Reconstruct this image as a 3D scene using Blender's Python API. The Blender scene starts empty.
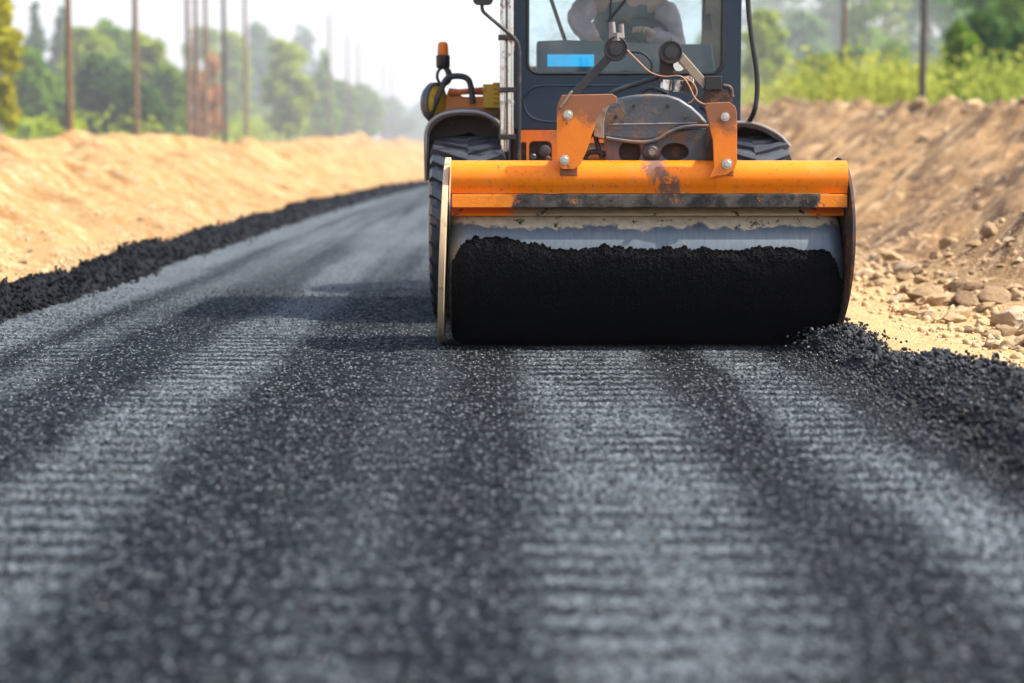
import bpy, bmesh, math, random
import numpy as np
from mathutils import Vector, Matrix, Euler
R = math.radians
rnd = random.Random(7)
rng = np.random.default_rng(7)
sc = bpy.context.scene
col = sc.collection

# ------------------------------------------------------------------ camera
F = 1991.0
HC = 0.96
cam_d = bpy.data.cameras.new('camera'); cam = bpy.data.objects.new('camera', cam_d); col.objects.link(cam)
cam.location = (0, 0, HC)
PITCH = math.atan(186.5 / F)
cam.rotation_euler = (R(90) - PITCH, 0, -math.atan(18 / F * math.cos(PITCH)))
cam_d.sensor_width = 36; cam_d.lens = 70
cam_d.clip_start = 0.1; cam_d.clip_end = 9000
cam_d.dof.use_dof = True; cam_d.dof.focus_distance = 9.75; cam_d.dof.aperture_fstop = 1.7
sc.camera = cam
CM = cam.rotation_euler.to_matrix()

def W(px, py, Y):
    """world point at distance Y along the road seen at that place of the picture (used to read sizes off the photo)"""
    d = CM @ Vector(((px - 512) / F, (341.5 - py) / F, -1))
    t = Y / d.y
    return Vector((d.x * t, Y, HC + d.z * t))

# ------------------------------------------------------------------ numpy noise
_T = rng.random((257, 257))
def vnoise(x, y):
    x = np.asarray(x, float); y = np.asarray(y, float)
    xi = np.floor(x).astype(int); yi = np.floor(y).astype(int)
    fx = x - xi; fy = y - yi
    fx = fx * fx * (3 - 2 * fx); fy = fy * fy * (3 - 2 * fy)
    a = _T[xi % 257, yi % 257]; b = _T[(xi + 1) % 257, yi % 257]
    c = _T[xi % 257, (yi + 1) % 257]; d = _T[(xi + 1) % 257, (yi + 1) % 257]
    return (a * (1 - fx) + b * fx) * (1 - fy) + (c * (1 - fx) + d * fx) * fy - .5
def fbm(x, y, o=4):
    s = 0; a = 1
    for i in range(o):
        s = s + a * vnoise(x * 2 ** i + 17 * i, y * 2 ** i + 31 * i); a *= .5
    return s
def sstep(t):
    t = np.clip(t, 0, 1); return t * t * (3 - 2 * t)

# ------------------------------------------------------------------ terrain
def curve(Y):
    Y = np.asarray(Y, float)
    a = np.clip(Y - 25, 0, 50); b = np.clip(Y - 75, 0, 250)
    return .0006 * a * a + .06 * b * .5
def terrain(X, Y, detail=True):
    X = np.asarray(X, float); Y = np.asarray(Y, float)
    u = X - curve(Y)
    Yc = np.clip(Y, 0, 90)
    zl = .90 + .0066 * np.clip(Y, 0, 200); zr = .95 + .0245 * Yc
    n1 = fbm(X * .35, Y * .35)
    l = sstep((-3.45 - u + .5 * n1) / 5.0) * zl
    l = l + np.clip((-15 - u), 0, 60) * .006
    tr = np.clip((u - 3.0 + .4 * n1) / 6.2, 0, 1)
    r = (tr ** 1.15) * zr
    r = np.where(tr > .93, r - (tr - .93) * 1.2 * (zr * .4), r)
    r = r + np.clip(u - 12, 0, 60) * .03
    z = np.where(u < 0, l, r)
    # spoil mound near the right shoulder
    dx = (u - 4.7) / 1.05; dy = (Y - 14.4) / 1.6
    z = z + .95 * np.exp(-(dx * dx + dy * dy))
    if detail:
        bank = np.clip((np.abs(u) - 3.2) / 1.0, 0, 1)
        near = np.clip(1.4 - Y / 120, .25, 1)
        # gullies running down the bank
        sg = np.abs(u); al = sg * .42 + Y * .9; ac = sg * .9 - Y * .42
        g = vnoise(ac * 1.5, al * .16 + 3) + .6 * vnoise(ac * 3.7, al * .4) + .3 * vnoise(ac * 8, al * .9)
        slope = np.where(u < 0, sstep((-3.6 - u) / 1) * (1 - sstep((-8 - u) / 1.5)), sstep((u - 3.2) / 1) * (1 - sstep((u - 9) / 1.5)))
        g2 = np.abs(vnoise(ac * .55 + 3, al * .10 + 8)) * 2 + np.abs(vnoise(ac * 1.3 + 1, al * .3 + 2))
        z = z + slope * (g * .26 + np.where(u > 0, (g2 - .6) * .42, (g2 - .6) * .12))
        z = z + bank * (fbm(X * 1.1, Y * 1.1) * np.where(u < 0, .09, .16) + fbm(X * 5, Y * 5, 3) * .035)
        crest = np.exp(-((u - 9.2) / .8) ** 2)
        z = z + crest * fbm(X * 1.6 + 9, Y * .9, 3) * .5
        crl = np.exp(-((u + 8.8) / 1.2) ** 2)
        z = z + crl * fbm(X * .6 + 5, Y * .16, 3) * .85
        # flat sandy strip beside the asphalt
        fl = np.clip((np.abs(u - (-.5)) - 2.4) / .4, 0, 1) * (1 - bank)
        z = z + fl * fbm(X * 6, Y * 6, 3) * .03
    road = (u > -3.25) & (u < 1.84)
    return np.where(road, -.035, z)
def tz(x, y):
    return float(terrain(np.array([x]), np.array([y]))[0])

# ------------------------------------------------------------------ materials
class NT:
    def __init__(self, name):
        self.m = bpy.data.materials.new(name); self.m.use_nodes = True
        self.t = self.m.node_tree; self.n = self.t.nodes; self.n.clear()
        self.out = self.n.new('ShaderNodeOutputMaterial')
    def add(self, t, **k):
        n = self.n.new(t)
        for a, v in k.items(): setattr(n, a, v)
        return n
    def link(self, a, b): self.t.links.new(a, b)
    def setin(self, n, i, v):
        if hasattr(v, 'is_linked') or isinstance(v, bpy.types.NodeSocket): self.link(v, n.inputs[i])
        else: n.inputs[i].default_value = v
    def math(self, op, a, b=None, clamp=False):
        n = self.add('ShaderNodeMath', operation=op); n.use_clamp = clamp
        self.setin(n, 0, a)
        if b is not None: self.setin(n, 1, b)
        return n.outputs[0]
    def mix(self, f, a, b):
        n = self.add('ShaderNodeMix', data_type='RGBA')
        self.setin(n, 0, f)
        for i, v in ((6, a), (7, b)):
            if isinstance(v, tuple): v = (*v, 1) if len(v) == 3 else v
            self.setin(n, i, v)
        return n.outputs[2]
    def noise(self, vec, scale, detail=3, rough=.55, dist=0):
        n = self.add('ShaderNodeTexNoise'); n.inputs['Scale'].default_value = scale
        n.inputs['Detail'].default_value = detail; n.inputs['Roughness'].default_value = rough
        n.inputs['Distortion'].default_value = dist
        if vec is not None: self.link(vec, n.inputs['Vector'])
        return n.outputs['Fac']
    def ramp(self, v, lo, hi):
        n = self.add('ShaderNodeMapRange'); n.interpolation_type = 'SMOOTHSTEP'
        self.link(v, n.inputs[0]); n.inputs[1].default_value = lo; n.inputs[2].default_value = hi
        return n.outputs[0]
    def pos(self): return self.add('ShaderNodeNewGeometry').outputs['Position']
    def obj(self): return self.add('ShaderNodeTexCoord').outputs['Object']
    def mapping(self, vec, scale=(1, 1, 1), rot=(0, 0, 0)):
        n = self.add('ShaderNodeMapping'); self.link(vec, n.inputs[0])
        n.inputs['Scale'].default_value = scale; n.inputs['Rotation'].default_value = rot
        return n.outputs[0]
    def sep(self, v):
        n = self.add('ShaderNodeSeparateXYZ'); self.link(v, n.inputs[0]); return n.outputs
    def bump(self, h, strength, dist, nrm=None):
        n = self.add('ShaderNodeBump'); self.link(h, n.inputs['Height'])
        n.inputs['Strength'].default_value = strength; n.inputs['Distance'].default_value = dist
        if nrm is not None: self.link(nrm, n.inputs['Normal'])
        return n.outputs[0]
    def bsdf(self, colr, rough=.5, metal=0, nrm=None, **k):
        b = self.add('ShaderNodeBsdfPrincipled')
        if isinstance(colr, tuple): colr = (*colr, 1)
        self.setin(b, 'Base Color', colr); self.setin(b, 'Roughness', rough); self.setin(b, 'Metallic', metal)
        if nrm is not None: self.link(nrm, b.inputs['Normal'])
        for a, v in k.items(): self.setin(b, a.replace('_', ' '), v)
        self.link(b.outputs[0], self.out.inputs[0]); return b

def worn(name, base, rough=.4, metal=0, dirt=(.12, .09, .06), lo=.52, hi=.7, scale=6, bump=.15, fine=60, dirt_rough=.85, dirt_max=.9):
    t = NT(name); p = t.obj()
    n1 = t.noise(p, scale, 6, .62, .4)
    n2 = t.noise(p, fine, 3)
    m = t.math('MULTIPLY', t.ramp(t.math('ADD', n1, t.math('MULTIPLY', t.math('SUBTRACT', n2, .5), .25)), lo, hi), dirt_max)
    var = t.noise(p, 2.3, 3)
    c0 = t.mix(t.math('MULTIPLY', var, .5), base, tuple(c * .72 for c in base))
    c = t.mix(m, c0, t.mix(n2, dirt, tuple(d * 1.7 for d in dirt)))
    rr = t.math('ADD', t.math('MULTIPLY', m, dirt_rough - rough), t.math('ADD', rough - .06, t.math('MULTIPLY', n2, .12)))
    me = t.math('MULTIPLY', t.math('SUBTRACT', 1, m), metal)
    h = t.math('ADD', t.math('MULTIPLY', m, 1.0), t.math('MULTIPLY', n2, .3))
    t.bsdf(c, rr, me, t.bump(h, bump, .004))
    return t.m

MAT = {}
MAT['orange'] = worn('orange_paint', (.86, .235, .008), .32, 0, (.14, .08, .04), .60, .74, 7, .12)
MAT['orange_worn'] = worn('worn_orange_paint', (.80, .17, .010), .45, 0, (.13, .065, .035), .47, .62, 9, .3)
MAT['orange_dull'] = worn('dusty_orange_paint', (.82, .16, .006), .5, 0, (.20, .09, .04), .55, .75, 5, .2)
def mat_bracket():
    t = NT('bracket_paint'); p = t.pos(); x, y, z = t.sep(p)
    n1 = t.noise(p, 11, 6, .65); n2 = t.noise(p, 70, 3); n3 = t.noise(p, 24, 5, .7)
    up = t.ramp(t.math('ADD', t.math('ADD', z, t.math('MULTIPLY', x, .06)), t.math('MULTIPLY', t.math('SUBTRACT', n1, .5), .22)), 1.125, 1.19)
    chips = t.ramp(n3, .62, .68); m = t.math('MAXIMUM', t.math('MULTIPLY', up, .85), t.math('MULTIPLY', chips, .8))
    c = t.mix(m, t.mix(n1, (.93, .26, .004), (.82, .16, .004)), t.mix(n3, (.30, .10, .035), (.11, .085, .07)))
    t.bsdf(c, t.math('ADD', .38, t.math('MULTIPLY', m, .4)), 0, t.bump(t.math('ADD', m, n2), .25, .003)); return t.m
MAT['bracket'] = mat_bracket()
MAT['navy'] = worn('navy_paint', (.006, .026, .050), .4, 0, (.09, .085, .08), .58, .95, 5, .06, dirt_max=.6)
MAT['dark_metal'] = worn('dark_steel', (.05, .05, .052), .5, .5, (.13, .075, .045), .5, .72, 8, .3)
MAT['grey_metal'] = worn('grey_steel', (.095, .105, .115), .45, .3, (.15, .085, .045), .44, .66, 9, .35)
MAT['brown_metal'] = worn('rusty_brown_steel', (.055, .032, .022), .6, .2, (.16, .07, .035), .5, .7, 8, .3)
MAT['beige_metal'] = worn('dusty_beige_steel', (.34, .27, .19), .65, .1, (.12, .07, .04), .55, .75, 9, .3)
MAT['plate_edge'] = worn('dusty_plate_steel', (.62, .45, .26), .6, .1, (.16, .10, .05), .52, .75, 11, .3)
MAT['plate_dark'] = worn('dark_orange_plate', (.16, .055, .014), .55, .1, (.02, .016, .014), .38, .58, 7, .3)
MAT['fender'] = worn('fender_plastic', (.035, .024, .02), .55, 0, (.16, .12, .09), .48, .85, 5, .2)
MAT['fender_edge'] = worn('fender_rim', (.26, .23, .22), .5, 0, (.12, .09, .07), .5, .8, 9, .2)
MAT['rubber'] = worn('tyre_rubber', (.026, .031, .040), .42, 0, (.11, .10, .09), .5, .9, 4, .15, dirt_max=.45)
MAT['black'] = worn('black_plastic', (.014, .015, .017), .42, 0, (.08, .07, .06), .6, .9, 6, .1)
MAT['chrome'] = worn('chrome_pipe', (.72, .70, .68), .16, 1, (.20, .13, .09), .50, .72, 14, .1, dirt_rough=.6)
MAT['copper'] = worn('copper_line', (.55, .30, .17), .35, .8, (.2, .14, .1), .55, .8, 20, .1)
MAT['bolt'] = worn('zinc_bolt', (.62, .60, .55), .35, .85, (.16, .12, .08), .55, .8, 40, .3)
MAT['yellow'] = worn('yellow_paint', (.72, .42, .02), .45, 0, (.12, .09, .04), .52, .75, 14, .2)
MAT['dash'] = worn('dash_plastic', (.10, .17, .21), .5, 0, (.2, .2, .2), .65, .95, 5, .05)
MAT['blue'] = worn('blue_panel', (.0, .62, .95), .4, 0, (.1, .2, .3), .7, .95, 5, .0)
_b = [q for q in MAT['blue'].node_tree.nodes if q.type == 'BSDF_PRINCIPLED'][0]; _b.inputs['Emission Color'].default_value = (0, .45, .9, 1); _b.inputs['Emission Strength'].default_value = .3   # faint glow added to brighten the cyan dash panel
MAT['seat'] = worn('seat_fabric', (.03, .06, .075), .8, 0, (.1, .1, .1), .65, .95, 9, .2)
MAT['headliner'] = worn('cab_lining', (.10, .11, .115), .8, 0, (.1, .1, .1), .7, .95, 9, .1)

def mat_amber():
    t = NT('amber_lens'); p = t.obj()
    w = t.add('ShaderNodeTexWave', wave_type='BANDS', bands_direction='Z'); w.inputs['Scale'].default_value = 60; t.link(p, w.inputs[0])
    t.bsdf((.95, .22, .01), .18, 0, t.bump(w.outputs['Fac'], .3, .003), Subsurface_Weight=.3, Transmission_Weight=.25)
    return t.m
MAT['amber'] = mat_amber()

def mat_glass():
    t = NT('cab_glass')
    tr = t.add('ShaderNodeBsdfTransparent'); tr.inputs[0].default_value = (.92, .97, .98, 1)
    gl = t.add('ShaderNodeBsdfGlossy'); gl.inputs['Roughness'].default_value = .03
    df = t.add('ShaderNodeBsdfDiffuse'); df.inputs[0].default_value = (.55, .5, .42, 1)
    fr = t.add('ShaderNodeFresnel'); fr.inputs[0].default_value = 1.45
    mx = t.add('ShaderNodeMixShader'); t.link(fr.outputs[0], mx.inputs[0]); t.link(tr.outputs[0], mx.inputs[1]); t.link(gl.outputs[0], mx.inputs[2])
    p = t.obj(); d = t.math('MULTIPLY', t.ramp(t.noise(p, 5, 5), .45, .8), .16)
    m2 = t.add('ShaderNodeMixShader'); t.link(d, m2.inputs[0]); t.link(mx.outputs[0], m2.inputs[1]); t.link(df.outputs[0], m2.inputs[2])
    t.link(m2.outputs[0], t.out.inputs[0]); return t.m
MAT['glass'] = mat_glass()

def mat_drum():
    t = NT('drum_steel'); p = t.pos(); x, y, z = t.sep(p)
    streak = t.noise(t.mapping(p, (1.2, .15, .15)), 60, 3)
    n1 = t.noise(p, 9, 6, .65); n2 = t.noise(p, 90, 2)
    # dried sand on the upper part of the drum, ragged lower edge
    e = t.math('ADD', z, t.math('MULTIPLY', t.math('SUBTRACT', n1, .5), .13))
    dirt = t.ramp(e, .603, .618)
    c = t.mix(streak, (.06, .08, .098), (.13, .158, .18)); c = t.mix(t.math('MULTIPLY', t.ramp(t.noise(p, 12, 5, .7), .5, .7), .45), c, (.20, .16, .12))
    dc = t.mix(t.noise(p, 22, 5, .7), (.20, .14, .08), (.72, .58, .40))
    dc = t.mix(t.ramp(t.noise(p, 17, 5, .75), .57, .64), dc, (.025, .02, .016))
    c = t.mix(dirt, c, dc)
    t.bsdf(c, t.math('ADD', .52, t.math('MULTIPLY', dirt, .4)), t.math('MULTIPLY', t.math('SUBTRACT', 1, dirt), .35), t.bump(t.math('ADD', dirt, n2), .3, .003))
    return t.m
MAT['drum'] = mat_drum()

def mat_housing():
    t = NT('housing_paint'); p = t.pos(); x, y, z = t.sep(p)
    n1 = t.noise(p, 8, 6, .65); n2 = t.noise(p, 80, 2)
    mid = t.math('SUBTRACT', .80, t.math('ABSOLUTE', t.math('SUBTRACT', x, .80)))     # caked dirt fades to clean paint near the ends
    m = t.ramp(t.math('ADD', mid, t.math('MULTIPLY', t.math('SUBTRACT', n1, .5), .5)), .02, .10)
    blk = t.ramp(t.noise(p, 13, 5, .7), .60, .66)
    c = t.mix(m, (.85, .21, .004), t.mix(n1, (.26, .19, .11), (.62, .50, .34)))
    c = t.mix(blk, c, (.03, .025, .02))
    t.bsdf(c, t.math('ADD', .45, t.math('MULTIPLY', m, .45)), 0, t.bump(t.math('ADD', m, t.math('ADD', n2, blk)), .5, .006)); return t.m
MAT['housing'] = mat_housing()
def mat_lip():
    t = NT('lip_paint'); p = t.pos(); x, y, z = t.sep(p)
    n1 = t.noise(p, 14, 6, .65); n2 = t.noise(p, 80, 2)
    mid = t.math('SUBTRACT', .78, t.math('ABSOLUTE', t.math('SUBTRACT', x, .86)))
    m = t.ramp(t.math('ADD', mid, t.math('MULTIPLY', t.math('SUBTRACT', n1, .5), .35)), .0, .05)
    c = t.mix(m, (.92, .25, .004), t.mix(t.ramp(t.noise(p, 21, 6, .75), .60, .66), t.mix(t.ramp(t.noise(p, 11, 6, .7), .40, .62), (.014, .013, .012), (.105, .085, .065)), (.55, .15, .01)))
    t.bsdf(c, t.math('ADD', .4, t.math('MULTIPLY', m, .4)), 0, t.bump(t.math('ADD', m, n2), .4, .005)); return t.m
MAT['lip'] = mat_lip()
def mat_beam():
    t = NT('beam_paint'); p = t.pos(); x, y, z = t.sep(p)
    n1 = t.noise(p, 4, 5, .6); n2 = t.noise(p, 40, 4, .65); n3 = t.noise(t.mapping(p, (1, 1, .35)), 16, 5, .7)
    c = t.mix(n1, (.97, .265, .003), (.88, .175, .003))
    c = t.mix(t.math('MULTIPLY', t.ramp(n2, .55, .68), .45), c, (.34, .11, .03))
    # grey smear of tar running down right of the middle
    line = t.math('SUBTRACT', x, t.math('SUBTRACT', 1.36, t.math('MULTIPLY', z, .62)))
    sm = t.math('SUBTRACT', 1, t.ramp(t.math('ADD', t.math('ABSOLUTE', line), t.math('MULTIPLY', t.math('SUBTRACT', n3, .5), .22)), .03, .075))
    rng_ = t.ramp(t.math('ABSOLUTE', t.math('SUBTRACT', x, .83)), .25, .2)
    sm = t.math('MULTIPLY', sm, t.ramp(t.noise(p, 25, 3), .3, .45))
    sm2 = t.ramp(n3, .63, .67)
    m = t.math('MAXIMUM', sm, sm2)
    c = t.mix(t.math('MULTIPLY', m, .88), c, (.09, .08, .075))
    spk = t.ramp(t.noise(p, 75, 4, .7), .64, .68)
    c = t.mix(t.math('MULTIPLY', t.math('MULTIPLY', spk, t.ramp(n1, .4, .6)), .85), c, (.05, .035, .025))
    dst = t.math('MULTIPLY', t.ramp(t.noise(p, 7, 5, .6),   .45, .75), .14)
    c = t.mix(dst, c, (.55, .33, .13))
    t.bsdf(c, t.math('ADD', t.math('ADD', .36, t.math('MULTIPLY', dst, .8)), t.math('MULTIPLY', m, .4)), 0, t.bump(t.math('ADD', m, t.math('MULTIPLY', n2, .2)), .35, .004), Specular_IOR_Level=.25); return t.m
MAT['beam'] = mat_beam()

def mat_loose(name='loose_asphalt_grain', wet=.4, glint=.2, dk=1.0):
    t = NT(name); g = t.add('ShaderNodeNewGeometry'); rpi = g.outputs['Random Per Island']
    p = g.outputs['Position']
    n = t.noise(p, 120, 2); v = t.add('ShaderNodeTexVoronoi'); v.inputs['Scale'].default_value = 90; t.link(p, v.inputs['Vector'])
    c = t.mix(rpi, (.004 * dk, .005 * dk, .007 * dk), (.020 * dk, .023 * dk, .030 * dk))
    c = t.mix(t.math('MULTIPLY', n, .3), c, (.028 * dk, .03 * dk, .035 * dk))
    r = t.math('ADD', glint, t.math('MULTIPLY', t.math('POWER', t.math('FRACT', t.math('MULTIPLY', rpi, 37.7)), .5), .75 - glint))
    t.bsdf(c, r, 0, t.bump(t.math('ADD', v.outputs['Distance'], n), .7, .006), Specular_IOR_Level=wet); return t.m
MAT['loose'] = mat_loose(); MAT['loose_dry'] = mat_loose('dry_loose_asphalt', .10, .5, .5)
def mat_chip():
    t = NT('glinting_chip'); g = t.add('ShaderNodeNewGeometry')
    c = t.mix(g.outputs['Random Per Island'], (.010, .013, .017), (.05, .055, .06))
    t.bsdf(c, .24, 0, None, Specular_IOR_Level=1.0); return t.m
MAT['chip'] = mat_chip()
def mat_crust():
    t = NT('tar_crust'); p = t.pos()
    v = t.add('ShaderNodeTexVoronoi'); v.inputs['Scale'].default_value = 85; t.link(p, v.inputs['Vector'])
    n = t.noise(p, 30, 4)
    c = t.mix(n, (.0005, .0006, .001), (.0022, .0026, .0036))
    t.bsdf(c, .7, 0, t.bump(v.outputs['Distance'], .45, .005), Specular_IOR_Level=.07); return t.m
MAT['crust'] = mat_crust()

def mat_road():
    t = NT('fresh_asphalt'); p = t.pos(); x, y, z = t.sep(p)
    # follow the bend of the road
    a = t.math('MINIMUM', t.math('MAXIMUM', t.math('SUBTRACT', y, 25), 0), 50)
    b = t.math('MAXIMUM', t.math('SUBTRACT', y, 75), 0)
    u = t.math('SUBTRACT', x, t.math('ADD', t.math('MULTIPLY', t.math('MULTIPLY', a, a), .0006), t.math('MULTIPLY', b, .03)))
    wob = t.math('MULTIPLY', t.math('SUBTRACT', t.noise(t.mapping(p, (.8, .28, 1)), 1.2, 3), .5), .45)
    uw = t.math('ADD', u, wob)
    pn = t.noise(t.mapping(p, (1.5, .35, 1)), 1.0, 4, .6)
    masks = None
    def band(c, w, soft, amt):
        nonlocal masks
        d = t.math('ABSOLUTE', t.math('SUBTRACT', uw, c))
        m = t.math('MULTIPLY', t.math('SUBTRACT', 1, t.ramp(d, w, w + soft)), amt)
        masks = m if masks is None else t.math('MAXIMUM', masks, m)
    band(.40, .16, .20, .95)
    band(1.20, .11, .13, 1.0)
    band(-1.22, .11, .18, .9)
    band(-.35, .02, .22, .25)
    band(-2.62, .12, .22, 1.0)
    band(-2.05, .03, .2, .55)
    band(1.75, .02, .12, .25)
    farl = t.ramp(y, 11.5, 24)
    masks = t.math('MAXIMUM', masks, t.math('MULTIPLY', farl, t.ramp(t.noise(t.mapping(p, (2.6, .05, 1)), 1.3, 4, .6), .35, .62)))
    # roller ripples across the lane
    rip_w = t.math('MULTIPLY', t.math('SUBTRACT', t.noise(t.mapping(p, (.9, 1.2, 1)), 1.6, 4, .6), .5), 4.0)
    rip = t.math('SINE', t.math('ADD', t.math('MULTIPLY', y, 2 * math.pi / .19), rip_w))
    rip01 = t.ramp(t.math('ADD', rip, t.math('MULTIPLY', t.math('SUBTRACT', t.noise(p, 16, 3), .5), 1.3)), -.7, .7)
    rm = t.ramp(t.noise(t.mapping(p, (1.6, .6, 1)), 1.1, 3), .3, .58)
    streaky = t.mix(rm, (1, 1, 1), t.mix(rip01, (.38, .38, .38), (1, 1, 1)))
    masks = t.math('MULTIPLY', masks, t.math('ADD', .45, t.math('MULTIPLY', pn, .95)))
    mk = t.add('ShaderNodeMix', data_type='FLOAT')
    t.link(rm, mk.inputs[0]); mk.inputs[2].default_value = 1
    t.link(t.math('ADD', .08, t.math('MULTIPLY', rip01, .92)), mk.inputs[3])
    far0 = t.math('SUBTRACT', 1, t.ramp(y, 10, 13))
    mk2 = t.math('ADD', t.math('MULTIPLY', mk.outputs[0], far0), t.math('SUBTRACT', 1, far0))
    masks = t.math('MULTIPLY', masks, mk2)
    # aggregate
    v = t.add('ShaderNodeTexVoronoi'); v.inputs['Scale'].default_value = 48; t.link(p, v.inputs['Vector'])
    vr = t.sep(v.outputs['Color'])
    v2 = t.add('ShaderNodeTexVoronoi'); v2.inputs['Scale'].default_value = 120; t.link(p, v2.inputs['Vector'])
    stone = t.math('MULTIPLY', t.ramp(vr[0], .60, .75), t.math('SUBTRACT', 1, t.ramp(v.outputs['Distance'], .30, .52)))
    c = t.mix(t.ramp(t.noise(p, 45, 3), .38, .62), (.0008, .0013, .002), (.0065, .0095, .0125))
    c = t.mix(t.math('MULTIPLY', stone, .95), c, (.088, .104, .114))
    c = t.mix(t.math('MULTIPLY', t.ramp(t.sep(v2.outputs['Color'])[1], .985, .992), .8), c, (.22, .23, .25))  # rare pale cells put into the colour as sparkle
    grain = t.noise(p, 52, 3, .75)
    dust = t.math('MULTIPLY', masks, t.ramp(grain, .38, .60))
    c = t.mix(dust, c, (.160, .188, .203))
    rough = t.math('ADD', .38, t.math('MULTIPLY', vr[2], .4))
    rough = t.math('ADD', rough, t.math('MULTIPLY', masks, .08))
    hh = t.math('ADD', t.math('MULTIPLY', v.outputs['Distance'], -1.0), t.math('MULTIPLY', vr[0], .9))
    # every grain is a facet with its own tilt, so some catch the sun
    def vm(op, a, b):
        n = t.add('ShaderNodeVectorMath', operation=op); t.setin(n, 0, a)
        if b is not None: t.setin(n, 1, b)
        return n.outputs[0]
    tilt = vm('ADD', vm('MULTIPLY', vm('SUBTRACT', v.outputs['Color'], (.5, .5, .5)), (.7, .7, .2)), vm('MULTIPLY', vm('SUBTRACT', v2.outputs['Color'], (.5, .5, .5)), (.7, .7, .2)))
    b1 = t.bump(hh, .9, .014)
    nn = vm('NORMALIZE', vm('ADD', b1, tilt), None)
    t.bsdf(c, t.math('ADD', rough, .05), 0, nn, Specular_IOR_Level=.12)
    return t.m
MAT['road'] = mat_road()

def mat_ground():
    t = NT('sandy_soil'); p = t.pos(); x, y, z = t.sep(p)
    n1 = t.noise(p, .9, 5, .6); n2 = t.noise(p, 7, 5, .65); n3 = t.noise(p, 45, 3)
    def streak(ang, sc_, sd): return t.noise(t.mapping(t.mapping(p, (1, 1, 1), (0, 0, R(ang))), (.22, 2.2, .3)), sc_, 5, .64, .3)
    stl = streak(-115, 1.3, 0); st = streak(-65, 1.3, 0); st2 = streak(-62, 3.2, 0); stl2 = streak(-118, 3.0, 0)
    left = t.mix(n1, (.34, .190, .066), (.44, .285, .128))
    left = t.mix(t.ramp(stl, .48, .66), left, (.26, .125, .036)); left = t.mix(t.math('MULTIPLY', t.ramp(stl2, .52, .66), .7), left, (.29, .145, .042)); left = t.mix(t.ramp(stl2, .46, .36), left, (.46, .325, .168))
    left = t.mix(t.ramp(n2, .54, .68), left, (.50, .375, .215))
    right = t.mix(n1, (.21, .118, .048), (.30, .185, .085))  # right bank: browner soil, its colour darkened further to stand for grazing sun
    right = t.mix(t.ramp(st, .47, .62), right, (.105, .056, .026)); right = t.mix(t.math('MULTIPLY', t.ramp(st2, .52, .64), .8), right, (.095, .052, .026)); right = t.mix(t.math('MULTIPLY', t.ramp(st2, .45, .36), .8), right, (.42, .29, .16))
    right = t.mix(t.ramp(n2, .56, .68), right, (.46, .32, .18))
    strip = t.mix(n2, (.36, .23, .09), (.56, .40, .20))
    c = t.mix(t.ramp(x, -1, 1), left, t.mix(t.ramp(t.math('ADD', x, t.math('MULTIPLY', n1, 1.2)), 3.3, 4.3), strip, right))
    c = t.mix(t.math('MULTIPLY', t.ramp(n3, .5, .75), .25), c, (.18, .12, .07))
    # turf away from the cutting
    edge = t.math('ADD', t.math('ABSOLUTE', x), t.math('MULTIPLY', t.math('SUBTRACT', n1, .5), 5))
    far = t.math('SUBTRACT', 1, t.ramp(y, 150, 420))
    g = t.math('MULTIPLY', t.ramp(edge, 14.5, 17.5), 1.0)
    c = t.mix(g, c, t.mix(n2, (.06, .09, .018), (.16, .19, .04)))
    h = t.math('ADD', t.math('MULTIPLY', n2, 1.0), t.math('MULTIPLY', n3, .35))
    t.bsdf(c, .92, 0, t.bump(h, .9, .06), Specular_IOR_Level=.2); return t.m
MAT['ground'] = mat_ground()

def mat_rock(name, a, b):
    t = NT(name); p = t.obj(); info = t.add('ShaderNodeObjectInfo')
    n = t.noise(p, 6, 5, .65); n2 = t.noise(p, 40, 3)
    c = t.mix(n, a, b); c = t.mix(t.math('MULTIPLY', info.outputs['Random'], .55), c, tuple(q * .7 for q in a))
    t.bsdf(c, .85, 0, t.bump(t.math('ADD', n, t.math('MULTIPLY', n2, .3)), .7, .03)); return t.m
MAT['rock_sand'] = mat_rock('sandy_rock', (.40, .26, .12), (.60, .43, .24))
MAT['rock_grey'] = mat_rock('grey_rock', (.36, .26, .16), (.56, .44, .31))
MAT['rock_brown'] = mat_rock('brown_clod', (.27, .175, .085), (.44, .30, .165))
MAT['rock_pale'] = mat_rock('pale_rock', (.50, .36, .21), (.68, .53, .36))

def mat_leaf(name, a, b, trans=.48):
    t = NT(name); g = t.add('ShaderNodeNewGeometry')
    n = t.noise(t.obj(), .45, 3)
    f = t.math('ADD', t.math('MULTIPLY', g.outputs['Random Per Island'], .55), t.math('MULTIPLY', t.ramp(n, .3, .7), .45))
    c = t.mix(f, a, b)
    d = t.add('ShaderNodeBsdfDiffuse'); t.link(c, d.inputs[0])
    tl = t.add('ShaderNodeBsdfTranslucent'); t.link(c, tl.inputs[0])
    m = t.add('ShaderNodeMixShader'); m.inputs[0].default_value = trans
    t.link(d.outputs[0], m.inputs[1]); t.link(tl.outputs[0], m.inputs[2]); t.link(m.outputs[0], t.out.inputs[0]); return t.m
LEAF = {
 'mid': mat_leaf('mid_green_leaves', (0.058, 0.144, 0.013), (0.321, 0.480, 0.035)),
 'dark': mat_leaf('dark_green_leaves', (0.026, 0.076, 0.018), (0.098, 0.191, 0.031)),
 'olive': mat_leaf('olive_leaves', (0.111, 0.185, 0.011), (0.507, 0.603, 0.042)),
 'yellow': mat_leaf('yellow_leaves', (.27, .29, .012), (.60, .53, .022), .45),
 'orange': mat_leaf('orange_leaves', (0.390, 0.221, 0.098), (0.624, 0.351, 0.169), .4),
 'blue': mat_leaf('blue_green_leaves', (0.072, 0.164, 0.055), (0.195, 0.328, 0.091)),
 'scrub': mat_leaf('scrub_leaves', (.19, .25, .04), (.55, .56, .10), .4),
}
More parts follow.
